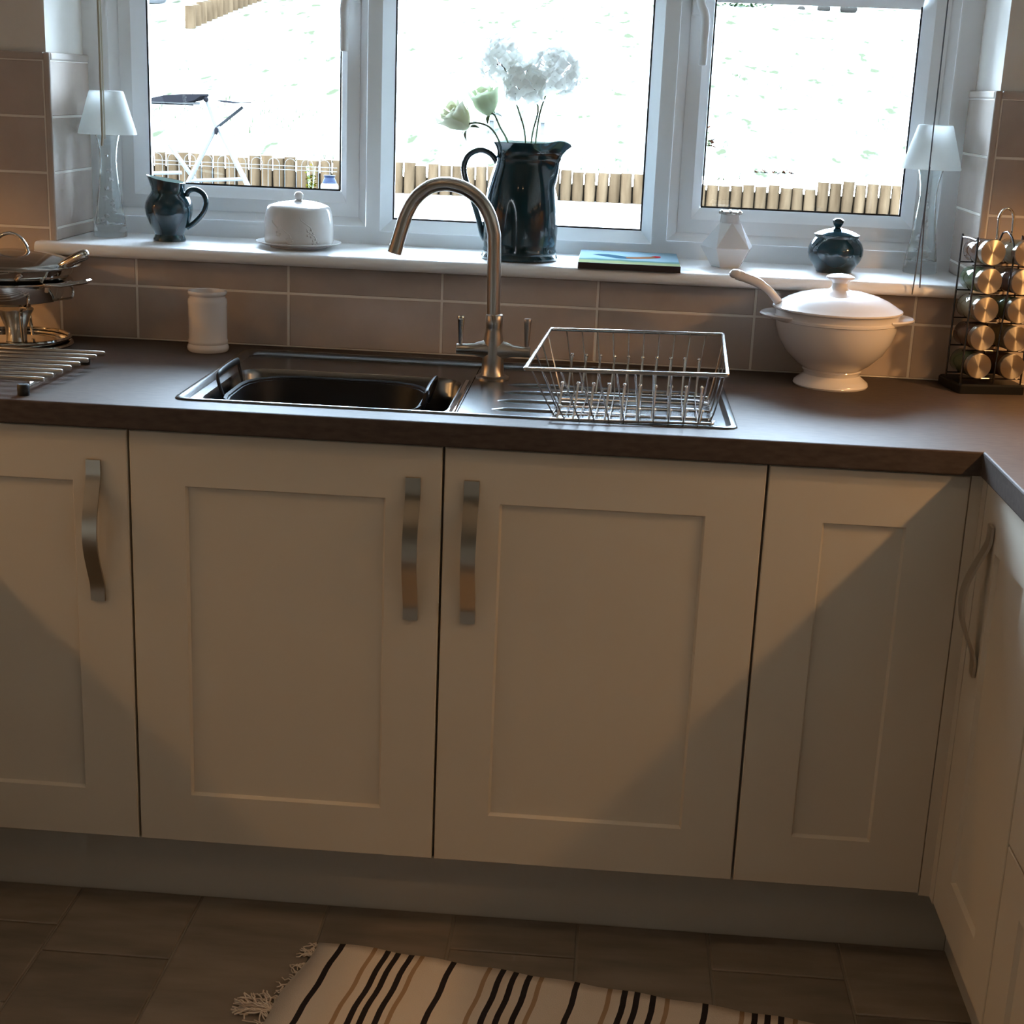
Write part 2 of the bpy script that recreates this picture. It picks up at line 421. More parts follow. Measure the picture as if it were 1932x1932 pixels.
sink = thing('sink', 'stainless steel inset sink with one bowl and a ribbed drainer, set in the dark worktop', 'sink', (.5, .29, WT))
def rrect(x0, x1, y0, y1, z, r, n=5):
    out = []
    for cx, cy, a0 in ((x1 - r, y0 + r, -90), (x1 - r, y1 - r, 0), (x0 + r, y1 - r, 90), (x0 + r, y0 + r, 180)):
        for k in range(n + 1):
            a = math.radians(a0 + 90 * k / n); out.append((cx + r * math.cos(a), cy + r * math.sin(a), z))
    return out
s = MB()
z0 = WT
s.rings([rrect(SX0, SX1, SY0, SY1, z0 + .0005, .022), rrect(SX0 + .002, SX1 - .002, SY0 + .002, SY1 - .002, z0 + .003, .021),
         rrect(SX0 + .010, SX1 - .010, SY0 + .008, SY1 - .010, z0 + .003, .018), rrect(SX0 + .017, SX1 - .016, SY0 + .013, SY1 - .018, z0 - .005, .015)])
part('rim', s, SINKM, sink, smooth=50)
dx0, dx1, dy0, dy1, dz = SX0 + .017, SX1 - .016, SY0 + .013, SY1 - .018, z0 - .005
bx0, bx1, by0, by1 = .092, .492, .063, .375
# deck: ring around the bowl, bowl, as one pressed sheet
s = MB()
outer_r = rrect(dx0, .510, dy0, dy1, dz, .015); inner_r = rrect(bx0, bx1, by0, by1, dz, .05)
s.rings([outer_r, inner_r, rrect(bx0 + .004, bx1 - .004, by0 + .004, by1 - .004, dz - .008, .048),
         rrect(bx0 + .010, bx1 - .010, by0 + .010, by1 - .010, dz - .15, .045), rrect(bx0 + .035, bx1 - .035, by0 + .035, by1 - .035, dz - .175, .03)], cap1=True)
part('bowl', s, SINKM, sink, smooth=50)
s = MB(); s.box((.5085, dy0 - .001, dz - .003), (dx1 + .001, dy1 + .001, dz))
part('drainer', s, SINKM, sink, smooth=0)
s = MB(); s.box((.4945, dy0, dz - .004), (.5065, .350, dz + .004)); part('divider_lip', s, CHROME, sink, bevel=.003)
for k, (xa, yy) in enumerate([(.569, .346), (.566, .277), (.563, .202), (.560, .131), (.545, .066)]):
    s = MB(); pr = []
    xb = .925
    for i in range(15):
        t = i / 14; x = xa + (xb - xa) * t; hgt = .0055 * min(1, min(t, 1 - t) * 14 + .12)
        pr.append([(x, yy + .0075 * math.cos(math.pi * q / 6), dz - .001 + hgt * math.sin(math.pi * q / 6)) for q in range(7)])
    s.rings(pr, closed=False); part('drainer_ridge', s, SINKM, sink, smooth=60)
s = MB(); s.lathe([(.001, .001), (.038, .001), (.042, .004), (.043, 0)], (.29, .22, dz - .175), 28); part('plug_waste', s, CHROME, sink)

# washing-up bowl
wb = thing('washing_up_bowl', 'black plastic washing-up bowl with loop handles, inside the sink', 'basin', (.27, .22, .735))
s = MB(); wz = .893
s.rings([rrect(.150, .400, .115, .325, .738, .05), rrect(.122, .430, .092, .352, wz - .03, .08), rrect(.116, .437, .086, .360, wz, .09), rrect(.111, .443, .080, .366, wz + .002, .095),
         rrect(.111, .443, .080, .366, wz - .003, .095), rrect(.119, .434, .089, .357, wz - .003, .09), rrect(.126, .426, .096, .348, wz - .03, .08), rrect(.155, .395, .12, .32, .742, .05)], cap0=True, cap1=True)
part('basin', s, BLACKP, wb, smooth=50)
for xx, yy0, yy1, tp in ((.102, .165, .305, .930), (.448, .170, .310, .917)):
    s = MB(); ph = smoothpath([(xx + (.012 if xx < .2 else -.012), yy0 + .01, .872), (xx, yy0, tp - .012), (xx, yy0 + .018, tp), (xx, yy1 - .018, tp), (xx, yy1, tp - .012), (xx + (.012 if xx < .2 else -.012), yy1 - .01, .872)], 5)
    s.tube(ph, .0060, 8, flat=.45); part('loop_handle', s, BLACKP, wb)

# tap
tx, ty = .5400, .400
tp = thing('kitchen_tap', 'brushed nickel mixer tap with swan-neck spout and two levers, behind the sink bowl', 'tap', (tx, ty, z0 - .004))
s = MB(); s.lathe([(.030, -.001), (.030, .002), (.026, .004), (.022, .0045), (.022, .006), (.0205, .008), (.019, .03), (.0185, .06), (.0165, .075), (.0150, .085), (.0148, .092), (.0155, .094), (.0155, .112), (.0140, .114), (.012, .115)], (tx, ty, z0 - .004), 32, cap0=True, cap1=True)
part('body', s, NICKEL, tp)
for sg in (-1, 1):
    s = MB(); s.tube([(tx + sg * .008, ty, .9545), (tx + sg * .024, ty, .9545), (tx + sg * .034, ty, .9535), (tx + sg * .050, ty, .953), (tx + sg * .066, ty, .953), (tx + sg * .0665, ty, .953)], [.0185, .0145, .0112, .0098, .0098, .008], 20)
    arm = part('valve_arm', s, NICKEL, tp)
    lv = MB(); lv.lathe([(.0035, 0), (.0045, .012), (.0065, .045), (.0075, .050), (.006, .053)], (tx + sg * .0595, ty, .960), 16, cap0=True, cap1=True)
    part('lever', lv, CHROME if sg < 0 else NICKEL, arm)
s = MB()
path = [(tx - .002, ty, 1.012), (tx - .0035, ty, 1.08)] + [(.5352, ty, 1.135)] + smoothpath([(.5340, ty, 1.158), (.5245, ty, 1.190), (.5065, ty, 1.2165), (.479, ty, 1.2345), (.447, ty, 1.2405), (.418, ty, 1.2335), (.394, ty, 1.2135), (.379, ty, 1.187), (.3705, ty, 1.160), (.3600, ty, 1.1225)], 5)
s.tube(path, .0122, 20); part('spout', s, NICKEL, tp)
s = MB(); s.tube([(.3620, ty, 1.130), (.3585, ty, 1.1175)], .0126, 20); part('aerator', s, HAND, tp)

# ------------------------------------------------------------------ base cabinets
def bowhandle(xf, parent, label=None):
    s = MB(xf); n = 26; top, bot = .8155, .5805; wd = .0118; rs = []
    for i in range(n + 1):
        t = i / n; z = bot + (top - bot) * t
        tt = min(max((t - .10) / .80, 0), 1); bow = .029 * (math.sin(math.pi * tt) ** 1.25)
        y = -.0015 - bow
        rs.append([(-wd, y, z), (wd, y, z), (wd, y - .0045, z), (-wd, y - .0045, z)])
    s.rings(rs, cap0=True, cap1=True)
    for z in (bot + .010, top - .010): s.box((-.006, -.003, z - .006), (.006, .001, z + .006))
    return part('handle', s, HAND, parent, smooth=30, label=label)
def shaker(xf, w_, z0_, z1_, parent, name='door', st=.088, bt=.0865, tt=.0865, th_=.018):
    s = MB(xf); a = (0, w_, z0_, z1_); i1 = (st, w_ - st, z0_ + bt, z1_ - tt); q = .0035
    i2 = (i1[0] + q, i1[1] - q, i1[2] + q, i1[3] - q); e = .0015
    def R4(r, d): return [(r[0], d, r[2]), (r[1], d, r[2]), (r[1], d, r[3]), (r[0], d, r[3])]
    a2 = (e, w_ - e, z0_ + e, z1_ - e)
    s.rings([R4(a, th_), R4(a, e), R4(a2, 0), R4(i1, 0), R4(i2, .007), R4(i2, th_)])
    d_ = part(name, s, CREAM, parent, smooth=0)
    p = MB(xf); p.box((i2[0] - .001, .007, i2[2] - .001), (i2[1] + .001, .014, i2[3] + .001)); part('panel', p, CREAM, d_, smooth=0)
    return d_
DZ0, DZ1 = .156, .866
def xb(x0): return lambda p: Vector((x0 + p.x, p.y, p.z))
def carcass(parent, a, b_, hollow=False):
    s = MB()
    if hollow:
        x0, y0, z0_ = a; x1, y1, z1_ = b_
        s.box(a, (x0 + .018, y1, z1_)); s.box((x1 - .018, y0, z0_), b_); s.box((x0, y0, z0_), (x1, y1, z0_ + .018)); s.box((x0, y1 - .008, z0_), (x1, y1, z1_))
        s.box((x0 + .48, y0, z0_), (x0 + .52, y0 + .018, z1_))
    else: s.box(a, b_)
    part('carcass', s, CARC, parent, smooth=0)
zc1 = WT - th - .0005
u = thing('base_cabinet', 'cream shaker base cabinet left of the sink cabinet, cut by the left picture edge', 'cabinet', (-.25, .3, .15), 'cream shaker units under the window')
carcass(u, (-.499, .0195, .15), (-.001, .575, zc1))
d = shaker(xb(-.498), .496, DZ0, DZ1, u, st=.0885); bowhandle(xb(-.0555), d)
part('filler_panel', MB().box((-.548, .0, .15), (-.502, .018, zc1)), CREAM, u, smooth=0)
u = thing('base_cabinet', 'wide cream shaker sink cabinet with two doors and paired bow handles', 'cabinet', (.5, .3, .15), 'cream shaker units under the window')
carcass(u, (.001, .0195, .15), (.999, .575, zc1), True)
d = shaker(xb(.002), .496, DZ0, DZ1, u); bowhandle(xb(.4535), d)
d = shaker(xb(.502), .496, DZ0, DZ1, u); bowhandle(xb(.5455), d)
u = thing('base_cabinet', 'narrow cream shaker corner cabinet without a handle, right of the sink cabinet', 'cabinet', (1.15, .3, .15), 'cream shaker units under the window')
carcass(u, (1.001, .0195, .15), (1.304, .575, zc1))
shaker(xb(1.002), .3035, DZ0, DZ1, u)
# right run (faces -x)
XD = 1.324
def xr(y0): return lambda p: Vector((XD + p.y, y0 - p.x, p.z))
u = thing('base_cabinet', 'cream corner cabinet of the right-hand run, door with a curved handle seen side-on', 'cabinet', (1.6, -.18, .15), 'cream units of the right-hand run')
part('carcass', MB().box((1.3435, -.365, .15), (1.92, .575, zc1)), CARC, u, smooth=0)
part('corner_post', MB().box((1.3065, -.0255, .152), (1.3425, .018, zc1)), CREAM, u, smooth=0) if False else part('corner_post', MB().box((1.3065, .0, .152), (1.324, .018, zc1)).box((1.324, -.0255, .152), (1.3425, .018, zc1)), CREAM, u, smooth=0)
d = shaker(xr(-.0285), .336, DZ0, DZ1, u); bowhandle(xr(-.092), d)
u = thing('drawer_unit', 'cream drawer unit of the right-hand run at the right picture edge', 'drawers', (1.6, -.67, .15), 'cream units of the right-hand run')
part('carcass', MB().box((1.3435, -.967, .15), (1.92, -.368, zc1)), CARC, u, smooth=0)
for (a, c_) in ((.156, .443), (.447, .655), (.659, .866)):
    d = shaker(xr(-.370), .595, a, c_, u, name='drawer', st=.088, bt=.06, tt=.06)
    hb = MB(xr(-.6675)); rs = []
    for i in range(17):
        t = i / 16; x = -.09 + .18 * t; y = -.0015 - .029 * math.sin(math.pi * min(max((t - .1) / .8, 0), 1)) ** 1.25; zc = (a + c_) / 2
        rs.append([(x, y, zc - .011), (x, y, zc + .011), (x, y - .0045, zc + .011), (x, y - .0045, zc - .011)])
    hb.rings(rs, cap0=True, cap1=True); part('handle', hb, HAND, d, smooth=30)
u = thing('base_cabinet', 'cream shaker cabinet nearest the camera in the right-hand run, outside the picture', 'cabinet', (1.6, -1.5, .15), 'cream units of the right-hand run')
part('carcass', MB().box((1.3435, -1.99, .15), (1.92, -.97, zc1)), CARC, u, smooth=0)
for k in range(2): d = shaker(xr(-.970 - .51 * k), .505, DZ0, DZ1, u)
# left run (faces +x)
XDL = -.549
def xl(y0): return lambda p: Vector((XDL - p.y, y0 - p.x, p.z))
u = thing('base_cabinet', 'cream shaker cabinet of the left-hand run, beyond the left picture edge', 'cabinet', (-.85, -.7, .15), 'cream units of the left-hand run')
part('carcass', MB().box((-1.14, -1.99, .15), (-.569, .575, zc1)), CARC, u, smooth=0)
part('corner_post', MB().box((-.5665, -.0285, .152), (-.5495, .018, zc1)), CREAM, u, smooth=0)
for k in range(4): d = shaker(xl(-.03 - .49 * k), .485, DZ0, DZ1, u); bowhandle(xl(-.43 - .49 * k), d)
# plinths
struct('baseboard_back', MB().box((-.614, .092, -.002), (1.384, .108, .149)), PLINTH, smooth=0)
struct('baseboard_right', MB().box((1.385, -1.98, -.002), (1.400, .092, .149)), PLINTH, smooth=0)
struct('baseboard_left', MB().box((-.63, -1.98, -.002), (-.615, .092, .149)), PLINTH, smooth=0)

# wall cabinets with puck lamps on both side walls
for sd, (xa, xbb), px in (('left', (-1.149, -.82), -.985), ('right', (1.60, 1.929), 1.69)):
    u = thing('wall_cabinet', 'cream wall cabinet on the %s-hand wall with small lamps under it, outside the picture' % sd, 'cabinet', ((xa + xbb) / 2, -.7, 1.37), 'cream wall cabinets')
    part('carcass', MB().box((xa, -1.75, 1.375), (xbb, .25, 2.1)), CREAM, u, smooth=0)
    for k in range(4):
        xf = (lambda p, k=k: Vector((xbb + .019 - p.y, .248 - .5 * k - p.x, p.z))) if sd == 'left' else (lambda p, k=k: Vector((xa - .019 + p.y, .248 - .5 * k - p.x, p.z)))
        shaker(xf, .496, 1.378, 2.097, u)
    for y in (.12, -.28, -.45, -1.1):
        part('puck_lamp', MB().lathe([(.001, -.010), (.022, -.010), (.022, -.004)], (px, y, 1.375), 16), WARM, u)
        part('lamp_ring', MB().lathe([(.022, -.011), (.032, -.010), (.034, 0)], (px, y, 1.375), 20), CHROME, u)
        l = bpy.data.lights.new('puck_light', 'SPOT'); l.energy = PUCK * (2.4 if y > 0 else 1); l.color = (1, .54, .20); l.shadow_soft_size = .016; l.spot_size = math.radians(165); l.spot_blend = .4
        lo = bpy.data.objects.new('puck_light', l); C.objects.link(lo); lo.location = (px, y, 1.36)
# ceiling downlights behind the camera side
for x in (.05, .95):
    for y in (-.9, -2.4):
        d = thing('ceiling_downlight', 'recessed ceiling downlight %s and to the %s, outside the picture' % ('above the rug' if y > -1 else 'behind the camera', 'left' if x < .5 else 'right'), 'light', (x, y, 2.4), 'ceiling downlights')
        part('lamp', MB().lathe([(.001, -.003), (.03, -.003)], (x, y, 2.4), 20), DOWNE, d)
        part('ring', MB().lathe([(.03, -.004), (.042, -.004), (.044, 0)], (x, y, 2.4), 24), CHROME, d)
        l = bpy.data.lights.new('downlight', 'SPOT'); l.energy = DOWN; l.color = (1, .66, .36); l.shadow_soft_size = .03; l.spot_size = math.radians(120); l.spot_blend = .8
        lo = bpy.data.objects.new('downlight', l); C.objects.link(lo); lo.location = (x, y, 2.385)

# ------------------------------------------------------------------ floor tiles and rug
FM = {}
def ftile(x0, x1, y0, y1):
    g2 = .002; a, b_ = x1 - x0 - 2 * g2, y1 - y0 - 2 * g2; key = (round(a, 3), round(b_, 3))
    if key not in FM:
        e = .002; m = MB(); m.rings([[(0, 0, -.006), (a, 0, -.006), (a, b_, -.006), (0, b_, -.006)], [(0, 0, -.0015), (a, 0, -.0015), (a, b_, -.0015), (0, b_, -.0015)], [(e, e, 0), (a - e, e, 0), (a - e, b_ - e, 0), (e, b_ - e, 0)]], cap1=True)
        me = m.mesh('tile', Vector(), 0); me.materials.append(FTILE); FM[key] = me
    link(bpy.data.objects.new('tile', FM[key]), floor, (x0 + g2, y0 + g2, 0))
YE0 = .092
for (x0, x1, ys) in [(-.60, -.362, (.092, -.12, -.35, -.8)), (-.362, -.137, (.092, -.035, -.26, -.48, -.93)), (-.137, .080, (.092, -.112, -.335, -.56, -1.0)), (.080, .308, (.092, -.31, -.53, -.98)), (.308, .533, (.092, -.13, -.355, -.8)),
                     (.533, .750, (.092, -.020, -.245, -.47, -.9)), (.750, .976, (.092, -.13, -.47, -.7)), (.976, 1.200, (.092, -.024, -.25, -.7)), (1.200, 1.41, (.092, -.121, -.345, -.8))]:
    for a, c_ in zip(ys[:-1], ys[1:]): ftile(x0, x1, c_, a)
    y = ys[-1]
    while y > -3.9: ftile(x0, x1, max(y - .45, -3.98), y); y -= .45

e1 = Vector((.987, -.160, 0)); e2 = Vector((-.160, -.987, 0)); O = Vector((.317, -.034, 0))
black = [.041, .120, .138, .161, .234, .319, .341, .365, .444, .523, .543, .569, .652, .730, .750, .771, .852]
tan = [.097, .179, .296, .385, .499, .592, .710, .793]
L = .93; Wd = .62
edges = [(0, 0)]
segs = sorted([(p - .0048, p + .0048, 1) for p in black] + [(p - .0038, p + .0038, 2) for p in tan])
cuts = []; cur = 0
for a, c_, mi in segs:
    cuts.append((cur, a, 0)); cuts.append((a, c_, mi)); cur = c_
cuts.append((cur, L, 0))
xs_ = [0]; mis = []
for a, c_, mi in cuts:
    n = max(1, int((c_ - a) / .02)) if mi == 0 else 1
    for k in range(n): xs_.append(a + (c_ - a) * (k + 1) / n); mis.append(mi)
NY = 30; vs = []; fs = []; mm = []
def rugz(s_, t_): return .0045 + .0012 * math.sin(s_ * 40 + t_ * 9) * math.sin(t_ * 17)
for j in range(NY + 1):
    t = Wd * j / NY
    for s_ in xs_:
        wob = .0022 * math.sin(s_ * 55) if j == 0 else 0
        sw = .004 * math.sin(t * 30) if s_ == 0 else .0012 * math.sin(t * 60 + s_ * 9)
        lx = s_ + sw - (.012 * (t / .2) ** 2 * .3 if s_ == 0 else 0); ly = t + wob
        if s_ < .045 and j == 0: ly += .010 * (1 - s_ / .045)
        p = O + e1 * lx + e2 * ly; vs.append((p.x, p.y, rugz(s_, t)))
nx = len(xs_)
m = MB()
for j in range(NY):
    for i in range(nx - 1): fs.append((j * nx + i, j * nx + i + 1, (j + 1) * nx + i + 1, (j + 1) * nx + i)); mm.append(mis[i])
m.v = [Vector(v) for v in vs]; m.f = fs; m.m = mm
rug = tag(part('rug', m, [RUGC, RUGB, RUGT], at=O + Vector((.4, -.3, 0)), smooth=60), 'cream cotton rug with black and tan stripes and a fringed end, on the floor', 'rug')
sol = rug.modifiers.new('solid', 'SOLIDIFY'); sol.thickness = .004; sol.offset = -1
f = MB()
for k in range(120):
    t = random.uniform(.004, Wd); nlen = random.uniform(.012, .032) * (1.9 if .15 < t < .26 and random.random() < .5 else 1)
    p = O + e1 * random.uniform(0, .004) + e2 * t; a = random.uniform(-.9, .9); pts = [(p.x, p.y, .004)]
    for q in range(5):
        a += random.uniform(-.8, .8); p = p - e1 * (nlen / 5) * math.cos(a) + e2 * (nlen / 5) * math.sin(a); pts.append((p.x, p.y, random.uniform(.002, .007)))
    f.tube(pts, [.0016, .0015, .0013, .0012, .001, .0008], 5)
for k in range(26):   # thick tangled tuft
    p = O + e2 * .205 - e1 * .005; a = random.uniform(-.5, .5); pts = [(p.x, p.y, .004)]
    for q in range(6):
        a += random.uniform(-.6, .6); p = p - e1 * .011 * math.cos(a) + e2 * .008 * math.sin(a); pts.append((p.x, p.y, random.uniform(.002, .010)))
    f.tube(pts, .0014, 5)
part('fringe', f, RUGC, rug, kind='stuff')

# ------------------------------------------------------------------ things on the worktop
def lathe_part(name, prof, c, m_, parent, seg=48, **kw): return part(name, MB().lathe([(r, z) for r, z in prof], c, seg, **{k: v for k, v in kw.items() if k in ('fn', 'sy')}), m_, parent, label=kw.get('label'))
# utensil jar
c = (-.006, .500, WT)
j = tag(part('utensil_jar', MB().lathe([(.001, 0), (.036, 0), (.0385, .003), (.039, .008), (.0375, .012), (.0360, .0145), (.0372, .017), (.0372, .021), (.0358, .024), (.0357, .084), (.0365, .092), (.0355, .098), (.0330, .101), (.0330, .104), (.0358, .107), (.0365, .110), (.0350, .113), (.0325, .112), (.0310, .108), (.0310, .02), (.001, .018)], c, 56), CREAMW, at=c), 'empty cream stoneware utensil jar on the worktop left of the sink', 'jar')

# tureen
c = Vector((1.152, .478, WT))
t = thing('soup_tureen', 'cream ceramic soup tureen with domed lid and side handles on the worktop', 'tureen', c)
def oval(sx): return None
bp_ = [(.001, .006), (.050, .004), (.066, 0), (.0675, .003), (.066, .008), (.058, .014), (.050, .021), (.0510, .026), (.0535, .029), (.0520, .032), (.066, .041), (.087, .061), (.1005, .084), (.1075, .106), (.1095, .118), (.1115, .119), (.1115, .123), (.1095, .125), (.1100, .133), (.1120, .136), (.109, .138), (.104, .130), (.09, .08), (.05, .04), (.001, .035)]
part('bowl', MB().lathe(bp_, c, 64), CREAMW, t)
part('lid', MB().lathe([(.113, .137), (.1155, .139), (.115, .1415), (.110, .144), (.104, .1475), (.090, .156), (.070, .164), (.045, .170), (.022, .173), (.0165, .1755), (.0135, .181), (.0135, .186), (.0180, .191), (.0245, .194), (.0250, .197), (.018, .2005), (.006, .2025), (.001, .2027)], c, 64), WGLOSS if False else CREAMW, t)
for sg in (-1, 1):
    s = MB(); rs = []
    for i in range(13):
        a = math.radians(-38 + 76 * i / 12); k = math.cos((i - 6) / 6 * math.pi / 2)
        r0 = .108; r1 = .110 + .026 * k
        cs, sn = math.cos(a) * sg, math.sin(a)
        rs.append([(c.x + r0 * cs, c.y + r0 * sn, c.z + .116), (c.x + r0 * cs, c.y + r0 * sn, c.z + .123), (c.x + r1 * cs, c.y + r1 * sn, c.z + .1285), (c.x + (r1 + .002) * cs, c.y + (r1 + .002) * sn, c.z + .126), (c.x + r1 * cs, c.y + r1 * sn, c.z + .1225)])
    s.rings(rs, cap0=True, cap1=True); part('side_handle', s, CREAMW, t, smooth=60)
# ladle
ld = thing('ladle', 'cream ceramic ladle whose curved handle rises from the left of the tureen', 'ladle', (1.06, .47, 1.03))
s = MB(); s.tube(smoothpath([(1.068, .478, 1.030), (1.048, .474, 1.052), (1.028, .470, 1.073), (1.006, .466, 1.088), (.983, .462, 1.0965), (.966, .460, 1.102)], 5), [.0070] * 6 + [.0075] * 8 + [.0085] * 8 + [.0092] * 4, 12, flat=.8)
part('ladle_handle', s, CREAMW, ld)
s = MB(); s.sphere((.9635, .459, 1.1030), .0095, 12, 8, (1.2, 1, .9)); part('handle_end', s, BROWN if False else CREAMW, ld)

# wire dish rack
rk = thing('dish_rack', 'chrome wire dish rack standing on the sink drainer', 'dish rack', (.79, .16, .912))
T = [(.6245, -.075), (.9235, -.042), (.942, .355), (.6445, .318)]; TZ = 1.009
Bt = [(.662, .030), (.914, .056), (.918, .268), (.672, .248)]; BZ = .9135
s = MB(); s.tube([(x, y, TZ) for x, y in T] , .0032, 10, closed=True)
def lerp(a, b_, t): return tuple(a[i] + (b_[i] - a[i]) * t for i in range(len(a)))
def rloop(Q, z, r_):
    s = MB(); pts = []
    for i in range(4):
        a, b_, d_ = Q[i - 1], Q[i], Q[(i + 1) % 4]
        for tt in (.04, .02, .006): pts.append(lerp(b_, a, tt) + (z,)) if tt > .005 else None
        pts.append(lerp(b_, d_, .006) + (z,)); pts.append(lerp(b_, d_, .03) + (z,))
    s.tube(pts, r_, 10, closed=True); return s
part('top_rim', rloop(T, TZ, .0030), WIREM, rk)
part('base_rim', rloop(Bt, BZ, .0022), WIREM, rk)
rw = .0013
for k in range(10):
    f_ = (k + .9) / 10.9 
    tb_, bb = lerp(T[3], T[2], f_ * .98 + .01), lerp(Bt[3], Bt[2], f_)
    tf, bf = lerp(T[0], T[1], f_), lerp(Bt[0], Bt[1], f_)
    pth = [tb_ + (TZ,), lerp(tb_, bb, .85) + (BZ + .014,), lerp(tb_, bb, 1.0) + (BZ + .002,), lerp(bb, bf, .06) + (BZ,), lerp(bb, bf, .94) + (BZ,), bf + (BZ + .002,), lerp(tf, bf, .85) + (BZ + .014,), tf + (TZ,)]
    part('cross_wire', MB().tube(smoothpath(pth, 3), rw, 6), WIREM, rk)
for k in range(4):
    f_ = (k + .5) / 4
    for a, b_, d_, e_ in ((T[0], T[3], Bt[0], Bt[3]), (T[1], T[2], Bt[1], Bt[2])):
        t0, q0 = lerp(a, b_, f_), lerp(d_, e_, f_); inw = 1 if a == T[0] else -1
        part('side_wire', MB().tube(smoothpath([t0 + (TZ,), lerp(t0, q0, .9) + (BZ + .012,), (q0[0] + inw * .006, q0[1], BZ)], 3), rw, 6), WIREM, rk)
for f_ in (.22, .5, .78):
    part('long_wire', MB().tube([lerp(Bt[0], Bt[3], f_) + (BZ - .002,), lerp(Bt[1], Bt[2], f_) + (BZ - .002,)], .002, 6), WIREM, rk)
for rowy, ln, hh in ((.255, .050, .056), (.058, .040, .044), (.030, .018, .016)):
    for k in range(10):
        f_ = (k + .35) / 10.2
        fy = (rowy - .030) / .226
        a = lerp(lerp(Bt[0], Bt[1], f_), lerp(Bt[3], Bt[2], f_), fy)
        tip = (a[0] + .004, a[1] + ln, BZ + hh)
        pr = part('plate_prong', MB().tube([(a[0], a[1], BZ), lerp((a[0], a[1], BZ), tip, .9), tip], [.0019, .0019, .0026], 6).sphere(tip, .0036, 8, 6), TIPM, rk)

# trivet
tv = thing('trivet', 'steel rod trivet lying on the worktop at the left picture edge', 'trivet', (-.36, .17, WT))
for k in range(8):
    y = .2951 - k * .0359; xe = -.1345 - .0018 * k
    s = MB(); xa_ = xe - .33
    s.tube([(xa_, y, .930), (xa_ + .002, y, .930), (xe - .002, y, .930), (xe, y, .930)], [.0028, .0042, .0042, .0028], 12)
    part('rod', s, NICKEL, tv)
for x in (-.172, -.43):
    s = MB(); s.tube([(x, .315, .921), (x, .030, .921)], .0045, 10); part('crossbar', s, NICKEL, tv)
    for y in (.300, .020):
        s = MB(); s.lathe([(.001, 0), (.009, 0), (.0095, .003), (.0095, .016), (.008, .018), (.001, .018)], (x, y, WT), 16); part('foot', s, RUBBER, tv)

# chafing dish
cx, cy = -.362, .458
cf = thing('chafing_dish', 'polished steel chafing dish with lid and burner on a ring stand, on the worktop', 'chafing dish', (cx, cy, WT))
s = MB(); s.tube(arc((cx, cy, WT + .004), .103, 0, 360, 48, 'xy')[:-1], .004, 8, closed=True); s.tube(arc((cx, cy, WT + .016), .100, 0, 360, 48, 'xy')[:-1], .0035, 8, closed=True)
part('stand_ring', s, CHROME, cf)
part('base_tray', MB().lathe([(.001, .006), (.085, .006), (.098, .010), (.100, .014), (.097, .011), (.084, .0075), (.001, .0075)], (cx, cy, WT), 48), CHROME, cf)
part('burner', MB().lathe([(.001, .008), (.019, .008), (.019, .030), (.0205, .036), (.0275, .055), (.0330, .0655), (.0330, .068), (.001, .068)], (cx + .004, cy, WT), 32), STEEL, cf)
for a in (-50, 70, 190):
    ca, sa = math.cos(math.radians(a)), math.sin(math.radians(a))
    s = MB(); s.tube(smoothpath([(cx + .050 * ca, cy + .050 * sa, WT + .012), (cx + .044 * ca, cy + .044 * sa, WT + .045), (cx + .044 * ca, cy + .044 * sa, WT + .066), (cx + .055 * ca, cy + .055 * sa, WT + .076), (cx + .083 * ca, cy + .083 * sa, WT + .080), (cx + .090 * ca, cy + .090 * sa, WT + .092), (cx + .088 * ca, cy + .088 * sa, WT + .112)], 4), .0033, 8)
    part('leg', s, CHROME, cf)
part('water_pan', MB().lathe([(.001, .080), (.070, .080), (.086, .086), (.092, .098), (.093, .118), (.108, .1205), (.110, .122), (.108, .1235), (.092, .122), (.001, .118)], (cx, cy, WT), 56), CHROME, cf)
s = MB(); s.tube([(cx + .08, cy - .055, WT + .1205), (cx + .115, cy - .060, WT + .1225), (cx + .158, cy - .045, WT + .130), (cx + .160, cy - .030, WT + .1305)], [.004, .0042, .0042, .003], 10)
s.tube(smoothpath([(cx + .108, cy - .02, WT + .120), (cx + .122, cy - .02, WT + .115), (cx + .122, cy - .02, WT + .098), (cx + .112, cy - .02, WT + .094), (cx + .085, cy - .02, WT + .090)], 4), .0022, 6)
part('carry_bar', s, CHROME, cf)
part('food_pan', MB().lathe([(.088, .122), (.100, .126), (.112, .140), (.116, .147), (.124, .1495), (.125, .151), (.123, .152), (.112, .150), (.001, .148)], (cx, cy, WT), 56), CHROME, cf)
part('lid', MB().lathe([(.120, .1515), (.118, .154), (.108, .158), (.09, .164), (.065, .170), (.035, .1745), (.001, .176)], (cx, cy, WT), 56), DSTEEL, cf)
s = MB(); s.tube(smoothpath([(cx - .036, cy, WT + .172), (cx - .030, cy, WT + .186), (cx - .015, cy, WT + .201), (cx + .004, cy, WT + .206), (cx + .020, cy, WT + .199), (cx + .031, cy, WT + .184), (cx + .036, cy, WT + .170), (cx + .048, cy, WT + .168)], 5), .0034, 10)
part('lid_handle', s, CHROME, cf)
s = MB(); s.tube(smoothpath([(cx + .098, cy - .03, WT + .149), (cx + .112, cy - .032, WT + .156), (cx + .132, cy - .034, WT + .167), (cx + .150, cy - .036, WT + .176), (cx + .161, cy - .037, WT + .1795)], 4), [.005, .006, .007, .008, .0085, .009, .0095, .0098, .010, .0102, .0102, .0102, .0100, .0098, .009, .007, .004], 14, flat=.8)
part('pan_handle', s, CHROME, cf)
s = MB(); s.tube(smoothpath([(cx + .045, cy - .09, WT + .128), (cx + .052, cy - .10, WT + .135), (cx + .060, cy - .098, WT + .143)], 3), .003, 8); part('lid_clip', s, CHROME, cf)

